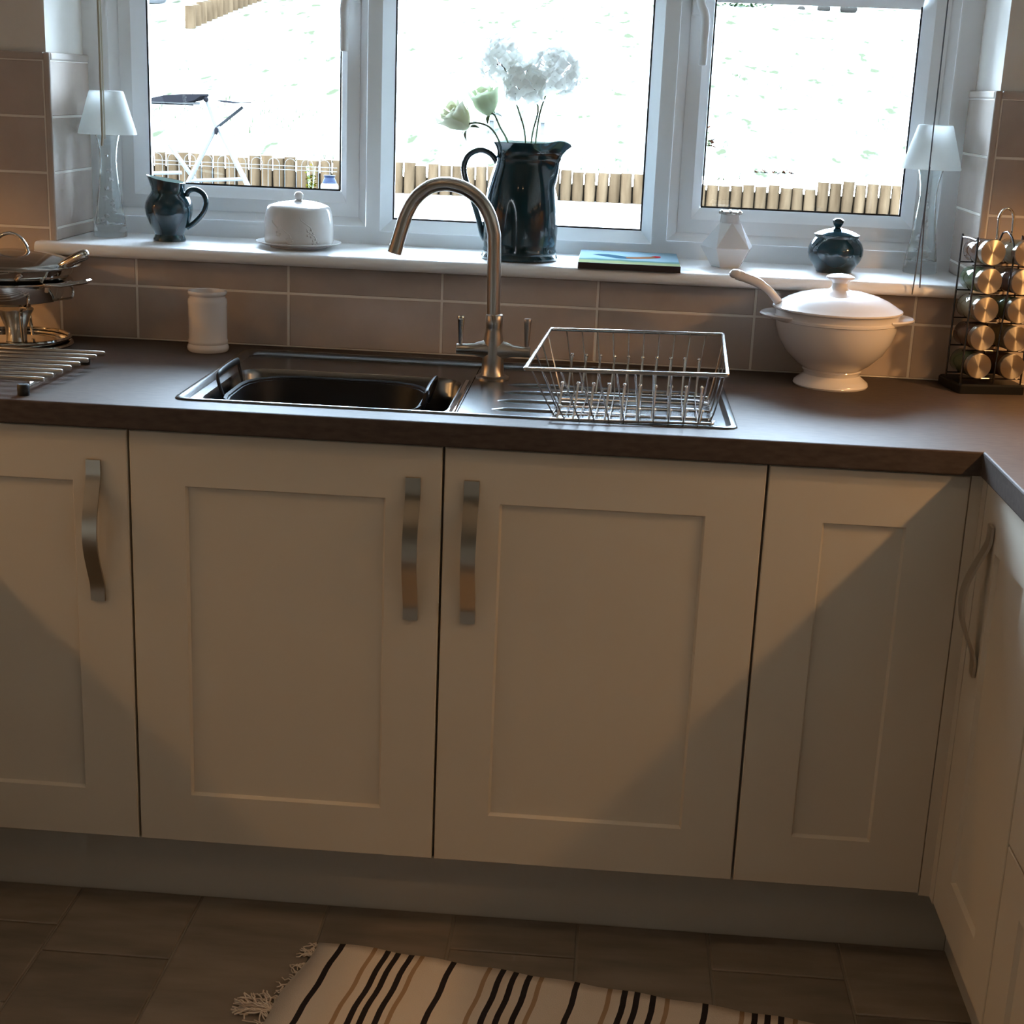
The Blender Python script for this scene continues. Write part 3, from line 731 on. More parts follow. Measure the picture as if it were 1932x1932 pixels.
# spice rack: turned about its base
sx, sy_ = 1.432, .512; ya = math.radians(9)
def rot(p, a=ya, o=(sx, sy_)):
    p = Vector(p); ca, sa = math.cos(a), math.sin(a); return Vector((o[0] + p.x * ca - p.y * sa, o[1] + p.x * sa + p.y * ca, p.z))
sr = thing('spice_rack', 'black-based wire spice rack with a loop handle, right of the tureen', 'spice rack', (sx, sy_, WT))
s = MB(rot); s.rings([rrect(-.062, .062, -.046, .060, WT, .006), rrect(-.062, .062, -.046, .060, WT + .014, .006), rrect(-.059, .059, -.043, .057, WT + .017, .005)], cap0=True, cap1=True); part('base', s, BLACKP, sr)
DARKW = mat('dark_wire', (.13, .12, .12), .25, 1)
for x in (-.056, .012, .056):
    s = MB(rot)
    for y in (-.034, .034):
        pass
    pts = smoothpath([(x, -.036, WT + .016), (x, -.036, WT + .10), (x, -.036, WT + .262), (x, -.028, WT + .272), (x, .028, WT + .272), (x, .036, WT + .262), (x, .036, WT + .10), (x, .036, WT + .016)], 5) if x != .012 else smoothpath([(x - .008, -.038, WT + .016), (x - .006, -.038, WT + .12), (x, -.036, WT + .262), (x, .036, WT + .262), (x, .036, WT + .016)], 4)
    s.tube(pts, .0018, 8); part('upright_wire', s, DARKW, sr)
rows = 5; RP = .0505
for k in range(rows):
    z = WT + .0265 + RP * k
    for y in (-.030, .030):
        s = MB(rot); s.tube([(-.058, y, z - .0005), (.060, y, z - .0005)], .0013, 6); part('shelf_wire', s, DARKW, sr)
s = MB(rot); hp = [(-.006 , 0, WT + .268)] + [(.006 + .0135 * math.cos(math.radians(a)) * 1.0, 0, WT + .305 + .022 * math.sin(math.radians(a))) for a in range(180, -1, -20)] + [(.021, 0, WT + .262)]
s.tube(smoothpath(hp, 3), .0026, 10); part('loop_handle', s, CHROME, sr)
jr = .0228; rown = ['top', 'second', 'middle', 'fourth', 'bottom']
SPC = [mat('spice_green', (.16, .20, .10), .8), mat('spice_brown', (.20, .09, .04), .8), mat('spice_pale', (.45, .38, .25), .8)]
for ci, xx in enumerate((-.030, .032)):
    for k in range(rows):
        z = WT + .0265 + RP * k + jr + .002
        p0 = rot((xx, -.048, z))
        lab = 'spice jar with brushed metal cap, %s in the %s column of the rack' % (rown[4 - k], ('left', 'right')[ci])
        jt = thing('spice_jar', lab, 'jar', p0, 'spice jars in the rack')
        xf = lambda p, xx=xx, z=z: rot((xx + p.x, -.048 + p.y, z + p.z + p.y * -.04))
        part('cap', MB(xf).lathe([(.0005, 0), (jr - .001, 0), (jr, .001), (jr, .014), (jr - .001, .0145)], (0, 0, 0), 40, ax='y'), BRUSHC, jt, smooth=30)
        part('glass_body', MB(xf).lathe([(jr - .003, .0145), (jr - .003, .018), (jr - .0008, .021), (jr - .0008, .085), (jr - .003, .089), (.0005, .089)], (0, 0, 0), 32, ax='y'), GLASS, jt)
        part('spice', MB(xf).lathe([(.0005, .022), (jr - .003, .022), (jr - .003, .083), (.0005, .083)], (0, 0, 0), 24, ax='y'), SPC[(k + ci) % 3], jt)

# ------------------------------------------------------------------ things on the sill
# small teal jug
c = Vector((-.1290, .680, ZS))
jg = thing('milk_jug', 'small dark teal glazed milk jug with pale inside, on the window sill', 'jug', c)
pj = [(.001, .003), (.028, 0), (.0315, .001), (.0318, .004), (.0292, .009), (.0280, .013), (.0320, .022), (.0395, .036), (.0450, .052), (.0468, .064), (.0450, .075), (.0400, .085), (.0345, .091), (.0318, .095), (.0312, .100), (.0318, .108)]
def spoutfn(strength, z0_, z1_, a0, wd_, lift, pw=2.0, hook=0):
    def f(r, z, t):
        d = (t - a0 + math.pi) % (2 * math.pi) - math.pi; gz = min(max((z - z0_) / (z1_ - z0_), 0), 1)
        e_ = math.exp(-(d / wd_) ** 2); k = e_ * gz ** pw
        gl = gz * (.5 + .5 * math.cos(d))
        return r + strength * k, z + lift * gl * gz + (lift * .35 * k) + hook * gz ** 3 * (e_ * (1 - e_) * 3.0 - e_ ** 3)
    return f
fn = spoutfn(.011, .085, .112, math.pi, .42, .010)
part('body', MB().lathe(pj + [(.0325, .112), (.0318, .1125)], c, 56, fn=fn), TEAL, jg)
part('inner_glaze', MB().lathe([(.0320, .1124), (.0305, .1115), (.0300, .104), (.0300, .095), (.040, .07), (.02, .02), (.001, .015)], c, 56, fn=fn), CREAMIN, jg)
s = MB(); s.tube(smoothpath([(c.x + .034, c.y, c.z + .086), (c.x + .040, c.y, c.z + .098), (c.x + .054, c.y, c.z + .1015), (c.x + .069, c.y, c.z + .093), (c.x + .074, c.y, c.z + .076), (c.x + .067, c.y, c.z + .056), (c.x + .050, c.y, c.z + .037), (c.x + .035, c.y, c.z + .027)], 5), .0042, 12, flat=1.2); part('handle', s, TEAL, jg)

# butter dish
c = Vector((.1300, .672, ZS))
bd = thing('butter_dish', 'round white ceramic butter dish with domed lid and knob, on the window sill', 'butter dish', c)
part('plate', MB().lathe([(.001, .002), (.052, 0), (.055, .001), (.056, .004), (.075, .0075), (.0825, .011), (.0828, .0125), (.080, .013), (.060, .009), (.001, .008)], c, 64), PORC, bd)
def wavy(r, z, t): return r * (1 + .008 * math.sin(3 * t + 1)), z + (.0015 * math.sin(2 * t) if z > .06 else 0)
lidb = part('lid', MB().lathe([(.0655, .010), (.067, .014), (.0672, .030), (.0665, .050), (.0640, .066), (.0610, .076), (.0585, .079), (.0540, .081), (.040, .0855), (.020, .0885), (.0075, .0895), (.006, .091)], c, 64, fn=wavy, cap1=True), PORC, bd)
part('knob', MB().sphere((c.x, c.y, c.z + .0985), .0092, 16, 12, (1, 1, .95)).lathe([(.006, .0895), (.005, .093)], c, 16), PORC, lidb)
rl = MB(); random.seed(3)
def onlid(a, z): r = .0668; return (c.x + r * math.cos(a), c.y + r * math.sin(a), c.z + z)
for a0, z0_, sc_ in ((-1.15, .045, 1), (-1.75, .030, 1.0), (-1.0, .028, .8), (-2.1, .042, .7)):
    pts = [onlid(a0 + .18 * sc_ * math.sin(q * .8), z0_ - .018 * sc_ + .006 * q * sc_) for q in range(7)]
    rl.tube(pts, [.0006, .001, .0013, .0014, .0013, .001, .0006], 6)
    for q in range(5):
        a = a0 + .12 + .09 * math.cos(q * 1.256) * sc_; rl.sphere(onlid(a, z0_ - .012 + .007 * math.sin(q * 1.256) * sc_), .0024, 8, 6)
part('relief_flowers', rl, PORC, lidb)

# big teal jug
c = Vector((.5640, .648, ZS))
bj = thing('tall_jug', 'tall dark teal glazed jug holding white flowers, behind the tap on the window sill', 'jug', c)
pb = [(.001, .003), (.068, 0), (.0725, .002), (.0735, .006), (.0715, .010), (.0700, .012), (.0712, .015), (.0705, .019), (.0690, .023), (.0700, .035), (.0715, .055), (.0712, .080), (.0695, .100), (.0672, .120), (.0640, .138), (.0600, .153), (.0560, .166), (.0525, .177), (.0500, .185), (.0510, .188), (.0512, .190), (.0495, .193), (.0500, .200), (.0540, .209), (.0605, .2175)]
fn = spoutfn(.032, .140, .2175, 0, .36, .0015, .85, .0055)
part('body', MB().lathe(pb + [(.0600, .2185)], c, 72, fn=fn), TEAL, bj)
part('inner_glaze', MB().lathe([(.0602, .2185), (.0575, .2165), (.0510, .209), (.047, .200), (.047, .19), (.055, .15), (.062, .10), (.001, .07)], c, 72, fn=fn), CREAMIN, bj)
s = MB(); s.tube(smoothpath([(c.x - .046, c.y, c.z + .155), (c.x - .049, c.y, c.z + .178), (c.x - .062, c.y, c.z + .195), (c.x - .083, c.y, c.z + .201), (c.x - .104, c.y, c.z + .190), (c.x - .112, c.y, c.z + .166), (c.x - .105, c.y, c.z + .138), (c.x - .092, c.y, c.z + .105), (c.x - .080, c.y, c.z + .070), (c.x - .072, c.y, c.z + .042), (c.x - .066, c.y, c.z + .034)], 5), .0042, 12, flat=1.3); part('handle', s, TEAL, bj)

# flowers
yj = c.y
random.seed(11)
def petal_mesh(w_, l_, cup, n=4, tipn=0.0):
    m = MB(); rs = []
    for i in range(n + 1):
        t = i / n; ww = w_ * math.sin(math.pi * (.12 + .80 * t)) * (1 - .15 * t)
        rs.append([(l_ * t, ww * q, cup * (t * t) * l_ + .25 * abs(q) * cup * l_ + (tipn * t * q * l_)) for q in (-1, -.5, 0, .5, 1)])
    m.rings(rs, closed=False); return m
def floret_mesh(sz):
    m = MB()
    for q in range(4):
        a = q * math.pi / 2 + random.uniform(-.2, .2); pm = petal_mesh(sz * .56, sz, random.uniform(-.35, .45), 3, random.uniform(-.2, .2))
        ca, sa = math.cos(a), math.sin(a)
        m.add([(v.x * ca - v.y * sa, v.x * sa + v.y * ca, v.z) for v in pm.v], pm.f)
    m.sphere((0, 0, .0008), .0012, 6, 4)
    me = m.mesh('floret', Vector(), 60, recalc=False); me.materials.append(PETAL); return me
FL = [floret_mesh(.0165) for _ in range(5)]
def hydrangea(label, stem, hc, rad, n, sy=1):
    h = thing('hydrangea', label, 'flower', stem[0], 'white hydrangeas in the tall jug')
    sp = smoothpath(stem + [hc], 5)
    st = part('stem', MB().tube(sp, .0017, 7), STEMM, h)
    s = MB(); hcv = Vector(hc)
    dirs = []
    for k in range(n):
        zz = 1 - 1.75 * (k + .5) / n; a = k * 2.39996; r_ = math.sqrt(max(0, 1 - zz * zz))
        dirs.append(Vector((r_ * math.cos(a), r_ * math.sin(a), zz)))
    for k, d_ in enumerate(dirs):
        rr = random.uniform(.80, 1.08); p = hcv + Vector((d_.x * rad[0], d_.y * rad[1], d_.z * rad[2])) * rr
        o = bpy.data.objects.new('floret', random.choice(FL)); link(o, h, p)
        q = (d_ + Vector((random.uniform(-.4, .4), random.uniform(-.4, .4), random.uniform(-.3, .3)))).normalized().to_track_quat('Z', 'Y')
        o.rotation_mode = 'QUATERNION'; o.rotation_quaternion = q @ Vector((0, 0, 1)).rotation_difference(Vector((0, 0, 1)))
        if k % 2 == 0: s.tube([hcv - Vector((0, 0, rad[2] * .55)), hcv + (p - hcv) * .5, p], .0007, 4)
    part('pedicels', s, BROWN, h, kind='stuff')
    return h
hydrangea('white hydrangea head at the upper left of the bunch in the tall jug', [(.573, yj, 1.24), (.566, yj, 1.32), (.552, yj + .005, 1.365)], (.5170, yj + .012, 1.452), (.044, .034, .046), 44)
hydrangea('white hydrangea head low in the middle of the bunch in the tall jug', [(.577, yj, 1.24), (.579, yj, 1.32), (.588, yj - .003, 1.375)], (.5600, yj - .018, 1.412), (.037, .030, .038), 36)
hydrangea('largest white hydrangea head at the right of the bunch in the tall jug', [(.583, yj, 1.24), (.587, yj, 1.32), (.595, yj - .003, 1.375)], (.6180, yj - .006, 1.436), (.048, .036, .048), 54)
def rose(label, stem, hc, r_, axis, mm_, openness=1):
    h = thing('rose', label, 'flower', stem[0], 'cream roses in the tall jug')
    part('stem', MB().tube(smoothpath(stem + [tuple(Vector(hc) - Vector(axis) * r_)], 5), .0019, 7), STEMM, h)
    q = Vector(axis).normalized().to_track_quat('Z', 'Y').to_matrix(); hv = Vector(hc)
    for layer, (cnt, rr, hh, lean) in enumerate(((3, .30, .95, -.1), (4, .55, 1.0, .10), (5, .80, 1.0, .28 * openness))):
        for k in range(cnt):
            a = 2 * math.pi * k / cnt + layer * .7; s = MB(); rs = []
            wj = random.uniform(.9, 1.15)
            for i in range(7):
                t = i / 6; zz = (-.95 + 1.75 * t * hh) * r_
                rad_ = r_ * rr * (math.sin(math.pi * (.10 + .42 * min(t * 1.5, 1))) + lean * t * t) * wj
                row = []
                half = (math.pi / cnt) * 1.25 * (.5 + .5 * math.sin(math.pi * min(.15 + t * .9, .85)))
                for jx in range(7):
                    b_ = a + half * (jx - 3) / 3; curl = .10 * r_ * max(0, t - .75) * 4 * (1 + .5 * math.sin(jx * 2 + k))
                    rdd = rad_ + curl * openness; z2 = zz - .12 * r_ * ((jx - 3) / 3) ** 2 * t
                    row.append(hv + q @ Vector((rdd * math.cos(b_), rdd * math.sin(b_), z2)))
                rs.append(row)
            s.rings(rs, closed=False); part('petal', s, mm_ if layer else ROSEP, h, smooth=80, recalc=False)
    for k in range(4):
        a = k * 1.57 + .4; s = MB(); rs = []
        for i in range(5):
            t = i / 4; w_ = .004 * math.sin(math.pi * (.2 + .75 * t)); rd = r_ * (.25 + .55 * t); zz = -r_ * (.95 - .1 * t + .45 * t * t)
            ct = Vector((rd * math.cos(a), rd * math.sin(a), zz)); sd_ = Vector((-math.sin(a), math.cos(a), 0)) * w_
            rs.append([hv + q @ (ct - sd_), hv + q @ (ct + sd_)])
        s.rings(rs, closed=False); part('sepal', s, LEAF if False else STEMM, h, recalc=False)
rose('open cream rose drooping furthest left in the tall jug', [(.535, yj, 1.25), (.520, yj, 1.302), (.503, yj, 1.330), (.480, yj, 1.340), (.458, yj - .002, 1.338)], (.4370, yj - .004, 1.3500), .0310, (-.55, -.35, .55), ROSEP, 1.2)
rose('half-open greenish rose between the drooping rose and the hydrangeas', [(.548, yj, 1.25), (.535, yj, 1.305), (.518, yj, 1.335), (.507, yj, 1.356)], (.4890, yj + .010, 1.3820), .0290, (-.25, -.3, .8), GREENP, .8)
lf = MB(); pmx = petal_mesh(.006, .022, .1)
lf.add([(.668 + v.x * .25, yj - .02 + v.y, 1.415 - v.x * .9) for v in pmx.v], pmx.f)
lf2 = MB(); lf2.add([(.470 + v.y, yj - .015, 1.328 - v.x) for v in pmx.v], pmx.f)
for o_ in [x for x in bpy.data.objects if x.name.startswith('hydrangea')][-1:]: part('leaf', lf, LEAF, o_, recalc=False)

# book
bx = Vector((.773, .66, ZS))
bk = thing('book', 'hardback book with a cockerel on its pale blue cover, lying on the window sill', 'book', bx)
part('cover', MB().box((.6795, .546, ZS), (.8695, .775, ZS + .0015)).box((.6795, .546, ZS + .0100), (.8695, .775, ZS + .0115)).box((.6795, .545, ZS), (.8695, .5475, ZS + .0115)), BOOKE, bk, bevel=.0005, smooth=0)
part('page_block', MB().box((.6815, .548, ZS + .0016), (.8675, .772, ZS + .0099)), mat('paper', (.7, .68, .62), .9), bk, smooth=0)
cvm = bpy.data.materials.new('book_cover_print'); cvm.use_nodes = True; nt = cvm.node_tree; pb_ = nt.nodes['Principled BSDF']; pb_.inputs['Roughness'].default_value = .6; pb_.inputs['Specular IOR Level'].default_value = 0
tc = nt.nodes.new('ShaderNodeTexCoord'); sp_ = nt.nodes.new('ShaderNodeSeparateXYZ'); nt.links.new(tc.outputs['Object'], sp_.inputs[0])
ns = nt.nodes.new('ShaderNodeTexNoise'); ns.inputs['Scale'].default_value = 22; nt.links.new(tc.outputs['Object'], ns.inputs['Vector'])
mv = nt.nodes.new('ShaderNodeMath'); mv.operation = 'MULTIPLY_ADD'; mv.inputs[1].default_value = .045; nt.links.new(ns.outputs['Fac'], mv.inputs[0]); nt.links.new(sp_.outputs['Y'], mv.inputs[2])
rp = nt.nodes.new('ShaderNodeValToRGB'); mr = nt.nodes.new('ShaderNodeMapRange'); mr.inputs['From Min'].default_value = -.115; mr.inputs['From Max'].default_value = .135
nt.links.new(mv.outputs[0], mr.inputs['Value']); nt.links.new(mr.outputs[0], rp.inputs[0])
el = rp.color_ramp.elements; el[0].position = .05; el[0].color = (.17, .19, .09, 1); el[1].position = .42; el[1].color = (.19, .26, .30, 1)
for p_, c__ in ((.22, (.18, .19, .10, 1)), (.32, (.05, .11, .11, 1))): x = el.new(p_); x.color = c__
nt.links.new(rp.outputs[0], pb_.inputs['Base Color'])
ct_ = MB().box((.680, .5465, ZS + .01151), (.869, .7745, ZS + .01175)); cover_o = part('cover_print', ct_, cvm, bk, smooth=0)
def flatshape(pts, z): 
    m = MB(); m.add([(x, y, z) for x, y in pts], [tuple(range(len(pts)))]); return m
zz = ZS + .0119
part('printed_cockerel', flatshape([(.704, .690), (.716, .702), (.735, .705), (.752, .690), (.772, .672), (.795, .676), (.812, .690), (.822, .700), (.830, .695), (.828, .672), (.812, .655), (.79, .640), (.77, .632), (.75, .636), (.735, .655), (.72, .668)], zz), mat('print_blue', (.035, .07, .10), .7, spec=0), cover_o, smooth=0)
part('printed_neck', flatshape([(.768, .664), (.790, .672), (.806, .686), (.824, .692), (.826, .668), (.808, .650), (.785, .640), (.770, .645)], zz + .0002), mat('print_orange', (.20, .09, .045), .7, spec=0), cover_o, smooth=0)
part('printed_comb', flatshape([(.818, .697), (.826, .706), (.836, .702), (.836, .680), (.828, .668), (.824, .685)], zz + .0004), mat('print_red', (.26, .015, .02), .7, spec=0), cover_o, smooth=0)

# geometric vase
c = Vector((.9640, .690, ZS))
gv = thing('geometric_vase', 'faceted white ceramic vase with a metallic rim, between book and lidded sugar bowl', 'vase', c)
def ngon(n, r, z, ph, sx_=1): return [(c.x + r * math.cos(ph + 2 * math.pi * k / n) * sx_, c.y + r * math.sin(ph + 2 * math.pi * k / n), c.z + z) for k in range(n)]
m = MB(); ph = -math.pi / 2 + .14
base = ngon(5, .030, 0, ph + math.pi / 5); lowr = ngon(5, .034, .006, ph + math.pi / 5); mid = ngon(5, .054, .038, ph + math.pi / 5); top = ngon(5, .0205, .086, ph)
vs = base + mid + top
fs = [tuple(range(5))[::-1]]
for k in range(5):
    k2 = (k + 1) % 5
    fs += [(k, k2, 5 + k2, 5 + k), (5 + k, 5 + k2, 10 + k2), (10 + k, 5 + k, 10 + k2)]
m.add(vs, fs); m.lathe([(.0195, .084), (.0185, .092), (.0185, .101), (.016, .101), (.015, .08)], c, 24)
part('body', m, WGLOSS, gv, smooth=25, bevel=.0012)
m = MB()
m.tube(arc((c.x, c.y, c.z + .103), .0175, 0, 360, 24, 'xy')[:-1], .0035, 8, closed=True)
for k in range(12): a = k * math.pi / 6; m.sphere((c.x + .0195 * math.cos(a), c.y + .0195 * math.sin(a), c.z + .103 + .002 * (k % 2)), .0032, 8, 6)
part('metal_rim', m, mat('aged_silver', (.45, .42, .38), .3, 1), gv)

# sugar bowl
c = Vector((1.1680, .682, ZS))
sg_ = thing('sugar_bowl', 'dark teal glazed lidded sugar bowl right of the geometric vase', 'sugar bowl', c)
part('bowl', MB().lathe([(.001, .002), (.031, 0), (.0340, .002), (.0345, .005), (.0400, .012), (.0485, .024), (.0522, .036), (.0520, .046), (.0485, .056), (.0435, .063), (.0412, .066), (.0420, .069), (.0425, .0705), (.040, .071)], c, 56), TEAL, sg_)
ldp = part('lid', MB().lathe([(.0428, .0708), (.0430, .0725), (.041, .0735), (.034, .0770), (.022, .0810), (.010, .0835), (.0065, .0850), (.0060, .0870), (.0085, .0905), (.0105, .0950), (.0100, .0990), (.006, .1018), (.001, .1025)], c, 56), TEAL, sg_)

# tea-light lamps
def lamp(cx_, cy_, label):
    c_ = Vector((cx_, cy_, ZS)); l_ = thing('table_lamp', label, 'lamp', c_, 'glass lamps at the window ends')
    outer = [(.001, .0005), (.0315, .0005), (.0325, .003), (.0320, .012), (.0290, .035), (.0245, .065), (.0200, .100), (.0172, .130), (.0165, .150), (.0180, .170), (.0215, .188), (.0240, .197)]
    part('glass_base', MB().lathe(outer + [(.0225, .197), (.0200, .187), (.0165, .168), (.0150, .150), (.0157, .130), (.0184, .100), (.0225, .068), (.0260, .040), (.0270, .024), (.001, .022)], c_, 40), GLASS, l_)
    random.seed(int(cx_ * 1000) + 5); gm = MB()
    for k in range(16):
        z = .024 + .0085 * k * random.uniform(.85, 1.05); rr = max(.003, .017 - z * .1); a = random.uniform(0, 6.28)
        ctr = c_ + Vector((rr * math.cos(a), rr * math.sin(a), z)); s_ = .0058 if k < 10 else .0038
        vv = [ctr + Vector((random.uniform(-1, 1), random.uniform(-1, 1), random.uniform(-1, 1))).normalized() * s_ for _ in range(1)]
        ax_ = [Vector((1, 0, 0)), Vector((0, 1, 0)), Vector((0, 0, 1.3))]; rotm = Matrix.Rotation(random.uniform(0, 3), 3, (random.random(), random.random(), random.random() + .1))
        pts = [ctr + rotm @ (a_ * sg2 * s_) for a_ in ax_ for sg2 in (1, -1)]
        gm.add(pts, [(0, 2, 4), (2, 1, 4), (1, 3, 4), (3, 0, 4), (2, 0, 5), (1, 2, 5), (3, 1, 5), (0, 3, 5)])
    part('crystals', gm, GEM, l_, smooth=0, kind='stuff')
    part('collar', MB().lathe([(.0245, .1965), (.0250, .199), (.0245, .201), (.019, .201), (.019, .198)], c_, 32), CHROME, l_)
    part('shade_support', MB().tube([c_ + Vector((0, 0, .198)), c_ + Vector((0, 0, .262))], .0018, 6).tube([c_ + Vector((-.033, 0, .262)), c_ + Vector((.033, 0, .262))], .0012, 6), CHROME, l_)
    part('shade', MB().lathe([(.0560, .198), (.0565, .1995), (.0335, .277), (.0320, .280), (.028, .2805)], c_, 48), SHADE, l_, recalc=False)
lamp(-.2580, .712, 'small glass lamp with frosted shade at the left end of the sill')
lamp(1.3430, .745, 'small glass lamp with frosted shade at the right end of the sill, white in daylight')

# blind cords
cd = tag(part('blind_cord', MB().tube([(-.2190, .565, 1.272), (-.2175, .565, 1.29), (-.2175, .565, 2.0)], .0024, 6).tube([(-.2130, .565, 1.285), (-.2130, .565, 2.0)], .0012, 6), CORD, at=(-.2155, .565, 2.0)), 'pale double blind cord hanging at the left of the window', 'cord')
cd = tag(part('blind_cord', MB().tube([(1.2975, .537, 2.0), (1.2975, .537, 1.36), (1.2985, .537, 1.22), (1.3050, .537, 1.085)], .0012, 6).tube([(1.2985, .537, 1.30), (1.2975, .537, 1.22), (1.2940, .537, 1.10), (1.2925, .537, 1.072)], .0012, 6), CORDG, at=(1.2975, .537, 2.0)), 'thin dark blind cord forking over the sill at the right of the window', 'cord')
bl = thing('roller_blind', 'white roller blind rolled up at the head of the window, above the picture', 'blind', (.54, .64, 2.06))
part('blind_roll', MB().lathe([(.001, -.86), (.028, -.86), (.028, .86), (.001, .86)], (.54, .575, 2.03), 24, ax='x'), PORC, bl) if False else part('blind_roll', MB().tube([(-.32, .575, 2.03), (1.40, .575, 2.03)], .028, 20), PORC, bl)

# ------------------------------------------------------------------ garden
YL = 5.3
gr = MB(); nx_, ny_ = 60, 40; vs = []; fs = []; random.seed(5)
for j in range(ny_ + 1):
    y = YL + .05 + 24 * (j / ny_) ** 1.7
    for i in range(nx_ + 1):
        x = -12 + 26 * i / nx_
        vs.append((x, y, 1.02 + (y - YL) * .185 - .004 * (y - YL) ** 1.5 + .02 * math.sin(x * 1.3 + y) * min(1, (y - YL))))
for j in range(ny_):
    for i in range(nx_): fs.append((j * (nx_ + 1) + i, j * (nx_ + 1) + i + 1, (j + 1) * (nx_ + 1) + i + 1, (j + 1) * (nx_ + 1) + i))
gr.add(vs, fs); tag(part('lawn', gr, GRASS, smooth=60), 'sunlit grass slope rising behind the log edging', 'lawn', kind='structure')
def gz(x, y): return 1.02 + (y - YL) * .185 - .004 * (y - YL) ** 1.5
bb = MB()
for k in range(2600):
    y = YL + .06 + random.random() ** 2.2 * 3.5; x = random.uniform(-2.2, 3.2)
    if math.sin(x * 3.1 + y * 2) + math.sin(x * 1.7 - y * 3.3) < .35: continue
    z = gz(x, y); h_ = random.uniform(.015, .04); a = random.uniform(0, 3.14); dx, dy = .003 * math.cos(a), .003 * math.sin(a)
    bb.add([(x - dx, y - dy, z - .02), (x + dx, y + dy, z - .02), (x + random.uniform(-.015, .015), y, z + h_)], [(0, 1, 2)])
tag(part('grass_tufts', bb, BLADE, smooth=0, recalc=False), 'tufts of greener grass on the slope behind the log edging', 'grass', kind='stuff')
part('garden_ground', MB().box((-12, .95, -.3), (14, 1.9, -.15)), GRAVEL, smooth=0, kind='structure')
part('terrace', MB().box((-12, 1.9, -.3), (14, YL + .1, .885)), GRAVEL, smooth=0, kind='structure')
# log edging
le = thing('log_edging', 'row of upright half-log edging below the grass slope', 'edging', (.3, YL, .87))
random.seed(21); LM = []
for q in range(6):
    m = MB(); r_ = .0285; hgt = .150 + .012 * random.random(); rs = []
    prof_ = [(r_ * random.uniform(.9, 1), 0), (r_, .06), (r_ * random.uniform(.93, 1), hgt - .004)]
    m.lathe(prof_, (0, 0, 0), 12); m.lathe([(r_ * .95, hgt - .004), (.001, hgt)], (0, 0, 0), 12, mi=1)
    me = m.mesh('log', Vector(), 50); me.materials.append(LOG); me.materials.append(LOGTOP); LM.append(me)
x = -2.15; k = 0
while x < 2.75:
    gap = 1.1 < x < 1.62
    z0_ = .880 + (-.035 if 1.05 < x < 1.75 else 0) + random.uniform(-.006, .006)
    o = bpy.data.objects.new('log', random.choice(LM)); link(o, le, (x, YL + random.uniform(-.004, .004), z0_)); o.rotation_euler = (random.uniform(-.02, .02), random.uniform(-.03, .03), random.uniform(0, 6))
    x += .0600
part('soil', MB().box((-2.2, YL + .012, .80), (2.80, YL + .10, .962)), SOIL, le, smooth=0)
# upper log edging
ue = thing('log_edging', 'short upright log edging running up the slope at the top left', 'edging', (-2.2, 8.7, 1.7))
for k in range(16):
    x = -2.57 + .011 * k; y = 9.5 + .12 * k; o = bpy.data.objects.new('log', random.choice(LM)); link(o, ue, (x, y, gz(x, y) - .02)); o.scale = (1.5, 1.5, 1.15)
bw = thing('white_planter', 'white bowl planter on the lawn at the top left', 'planter', (-3.25, 10.8, gz(0, 10.8)))
part('bowl', MB().lathe([(.001, 0), (.08, 0), (.13, .06), (.15, .16), (.155, .165), (.14, .165), (.12, .08), (.001, .03)], (-3.25, 10.8, gz(0, 10.8)), 32), WMETAL, bw)
def shrub(label, cx_, cy_, cz_, r_, m_, n=160, cat='plant', nm='shrub', leaf=.03):
    s = thing(nm, label, cat, (cx_, cy_, cz_)); m = MB()
    for k in range(n):
        p = Vector((cx_, cy_, cz_)) + Vector((random.gauss(0, r_[0] * .45), random.gauss(0, r_[1] * .45), abs(random.gauss(0, r_[2] * .5))))
        a = random.uniform(0, 6.28); d_ = Vector((math.cos(a), math.sin(a), random.uniform(-.4, .8))).normalized(); sd_ = d_.cross(Vector((0, 0, 1))).normalized() * leaf * .35
        m.add([p, p + d_ * leaf * .5 + sd_, p + d_ * leaf, p + d_ * leaf * .5 - sd_], [(0, 1, 2, 3)])
    part('foliage', m, m_, s, smooth=0, recalc=False, kind='stuff'); st = MB()
    for k in range(5): st.tube([(cx_ + random.uniform(-.3, .3) * r_[0], cy_, cz_ - .02), (cx_ + random.uniform(-.8, .8) * r_[0], cy_, cz_ + r_[2])], .003, 5)
    part('stems', st, STEMM, s, kind='stuff'); return s
shrub('leafy green shrub behind the upper log edging at the top left', -3.10, 11.6, gz(0, 11.6) + .02, (.26, .2, .16), LEAF, 260, leaf=.05)
shrub('leafy green shrub at the top of the right pane', 1.75, 12.0, gz(0, 12.0) + .0, (.30, .2, .12), LEAF, 220, leaf=.045)
for k, (x, y, s_) in enumerate(((2.50, 12.0, .05), (2.72, 12.0, .065), (2.30, 12.0, .03))):
    z = gz(x, y); m = MB().sphere((x, y, z + s_ * .5), s_, 10, 7, (1.2, 1, .9)); 
    tag(part('rock', m, STONE, at=(x, y, z)), ['grey-brown rock on the slope, left of the largest rock', 'largest grey-brown rock at the top right of the slope', 'smallest grey-brown rock on the slope at the top right'][k], 'rock')
shrub('yellow flowering plant in front of the log edging', -.755, 5.15, .885, (.030, .03, .12), YEL, 90, 'plant', 'flowering_plant', .022)
shrub('rust-red leaved plant seen beside the right sash', 1.20, 5.7, 1.16, (.035, .03, .09), REDF, 40, 'plant', 'flowering_plant', .03)
shrub('low rust-red plant just behind the log edging', 1.52, 5.48, 1.045, (.10, .03, .02), REDF, 45, 'plant', 'flowering_plant', .03)
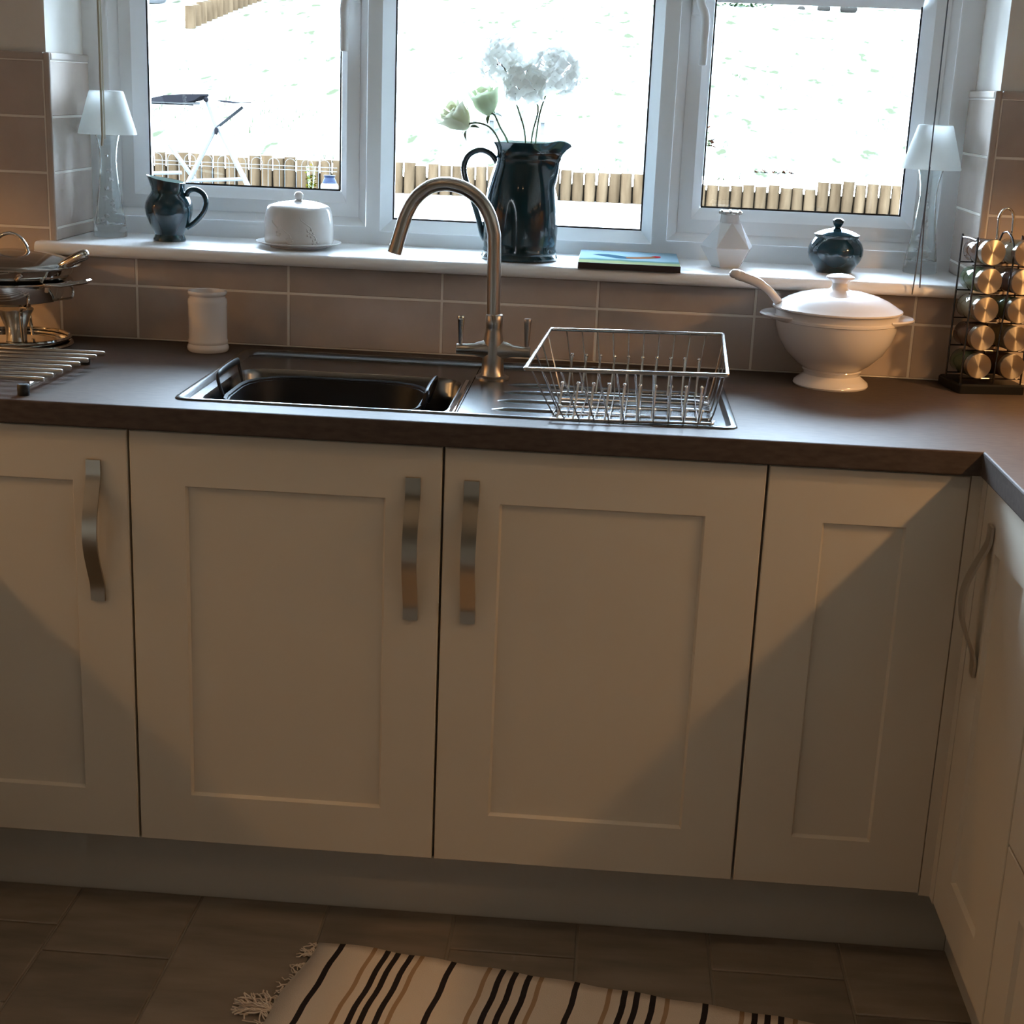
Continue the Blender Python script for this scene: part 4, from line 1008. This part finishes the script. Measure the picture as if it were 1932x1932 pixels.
# wire border
wbd = thing('wire_border', 'white wire hoop border in front of the log edging', 'border', (-1.2, 5.12, .885))
for z in (.985, 1.003): part('rail', MB().tube([(-1.75, 5.12, z), (-.62, 5.12, z)], .0018, 5), WMETAL, wbd)
hm = None
for k in range(13):
    x = -1.68 + .083 * k
    if hm is None:
        hm = part('hoop', MB().tube([(x - .028, 5.12, .885), (x - .028, 5.12, 1.01)] + [(x + .028 * math.cos(math.radians(a)), 5.12, 1.01 + .028 * math.sin(math.radians(a))) for a in range(180, -1, -30)] + [(x + .028, 5.12, .885)], .0012, 5), WMETAL, wbd); hx0 = x
    else: clone(hm, wbd, W[hm.name] + Vector((x - hx0, 0, 0)))
# folding garden table/airer
at_ = thing('folding_garden_table', 'white folding garden table with crossed legs and a grey top, beyond the left pane', 'garden table', (-1.12, 4.6, .885))
def bar(name, a, b_, r_, m_): return part(name, MB().tube([a, b_], r_, 8), m_, at_)
y0_ = 4.60
m = MB(); pts = [(-1.388, 1.289), (-1.35, 1.305), (-1.29, 1.319), (-1.2, 1.328), (-1.125, 1.331), (-1.125, 1.322), (-1.155, 1.302), (-1.19, 1.2925)]
m.rings([[(x, 4.52, z) for x, z in pts], [(x, 4.66, z) for x, z in pts]], cap0=True, cap1=True); part('table_leaf', m, GREYF, at_, smooth=0)
m = MB(); pts = [(-1.06, 1.306), (-1.03, 1.300), (-.98, 1.296), (-.93, 1.299), (-.93, 1.303), (-.98, 1.300), (-1.03, 1.304)]
m.rings([[(x, 4.52, z) for x, z in pts], [(x, 4.66, z) for x, z in pts]], cap0=True, cap1=True); part('table_leaf', m, GREYF, at_, smooth=0)
bar('top_rail', (-1.385, y0_, 1.289), (-1.15, y0_, 1.288), .006, WMETAL); bar('top_rail', (-1.385, y0_, 1.281), (-1.18, y0_, 1.281), .003, GREYF)
bar('strut', (-.955, y0_, 1.280), (-1.075, y0_, 1.185), .0065, mat('grey_strut', (.006, .0063, .0068), .5)); bar('strut', (-1.12, y0_, 1.305), (-1.078, y0_, 1.185), .008, WMETAL)
bar('leg', (-1.078, y0_, 1.190), (-1.235, y0_, .890), .011, WMETAL); bar('leg', (-1.068, y0_, 1.190), (-.910, y0_, .890), .012, WMETAL)
bar('leg', (-1.31, y0_ + .05, 1.10), (-1.15, y0_ + .05, .890), .010, WMETAL)
bar('crossbar', (-1.375, y0_, .972), (-1.24, y0_, .980), .008, WMETAL); bar('crossbar', (-1.215, y0_, .945), (-.945, y0_, .965), .008, WMETAL)
part('hinge', MB().sphere((-1.073, y0_ - .015, 1.172), .013, 10, 8, (.7, .7, 1.3)), GREYF, at_); part('hinge', MB().sphere((-1.118, y0_ - .015, 1.308), .012, 10, 8), GREYF, at_)
# bench lines behind flowers, blue pot
gb = thing('garden_bench', 'pale garden bench top seen behind the flowers', 'bench', (.2, 6.6, 1.2))
part('slat', MB().box((-.02, 6.2, 1.2655), (.33, 6.26, 1.272)), WMETAL, gb, smooth=0); part('slat', MB().box((.0, 6.1, 1.2385), (.36, 6.16, 1.246)), WMETAL, gb, smooth=0)
for x in (.03, .31): part('leg', MB().box((x, 6.12, 1.12), (x + .02, 6.2, 1.24)), WMETAL, gb, smooth=0)
bpz = thing('glazed_pot', 'small blue and white glazed pot outside the left pane', 'pot', (-.52, 4.4, .885))
part('pot', MB().lathe([(.001, 0), (.025, 0), (.036, .03), (.038, .06), (.028, .088), (.022, .10), (.026, .11), (.018, .108)], (-.52, 4.4, .90), 24), BLUEP, bpz)
part('white_band', MB().lathe([(.0375, .045), (.0392, .055), (.0385, .068), (.0335, .076)], (-.52, 4.4, .90), 24), WMETAL, bpz)

# daylight portal in the window opening
pl_ = bpy.data.lights.new('window_portal', 'AREA'); pl_.shape = 'RECTANGLE'; pl_.size = 1.70; pl_.size_y = 1.0; pl_.cycles.is_portal = True
po = bpy.data.objects.new('window_portal', pl_); C.objects.link(po); po.location = (.545, .90, 1.60); po.rotation_euler = (math.radians(-90), 0, 0)
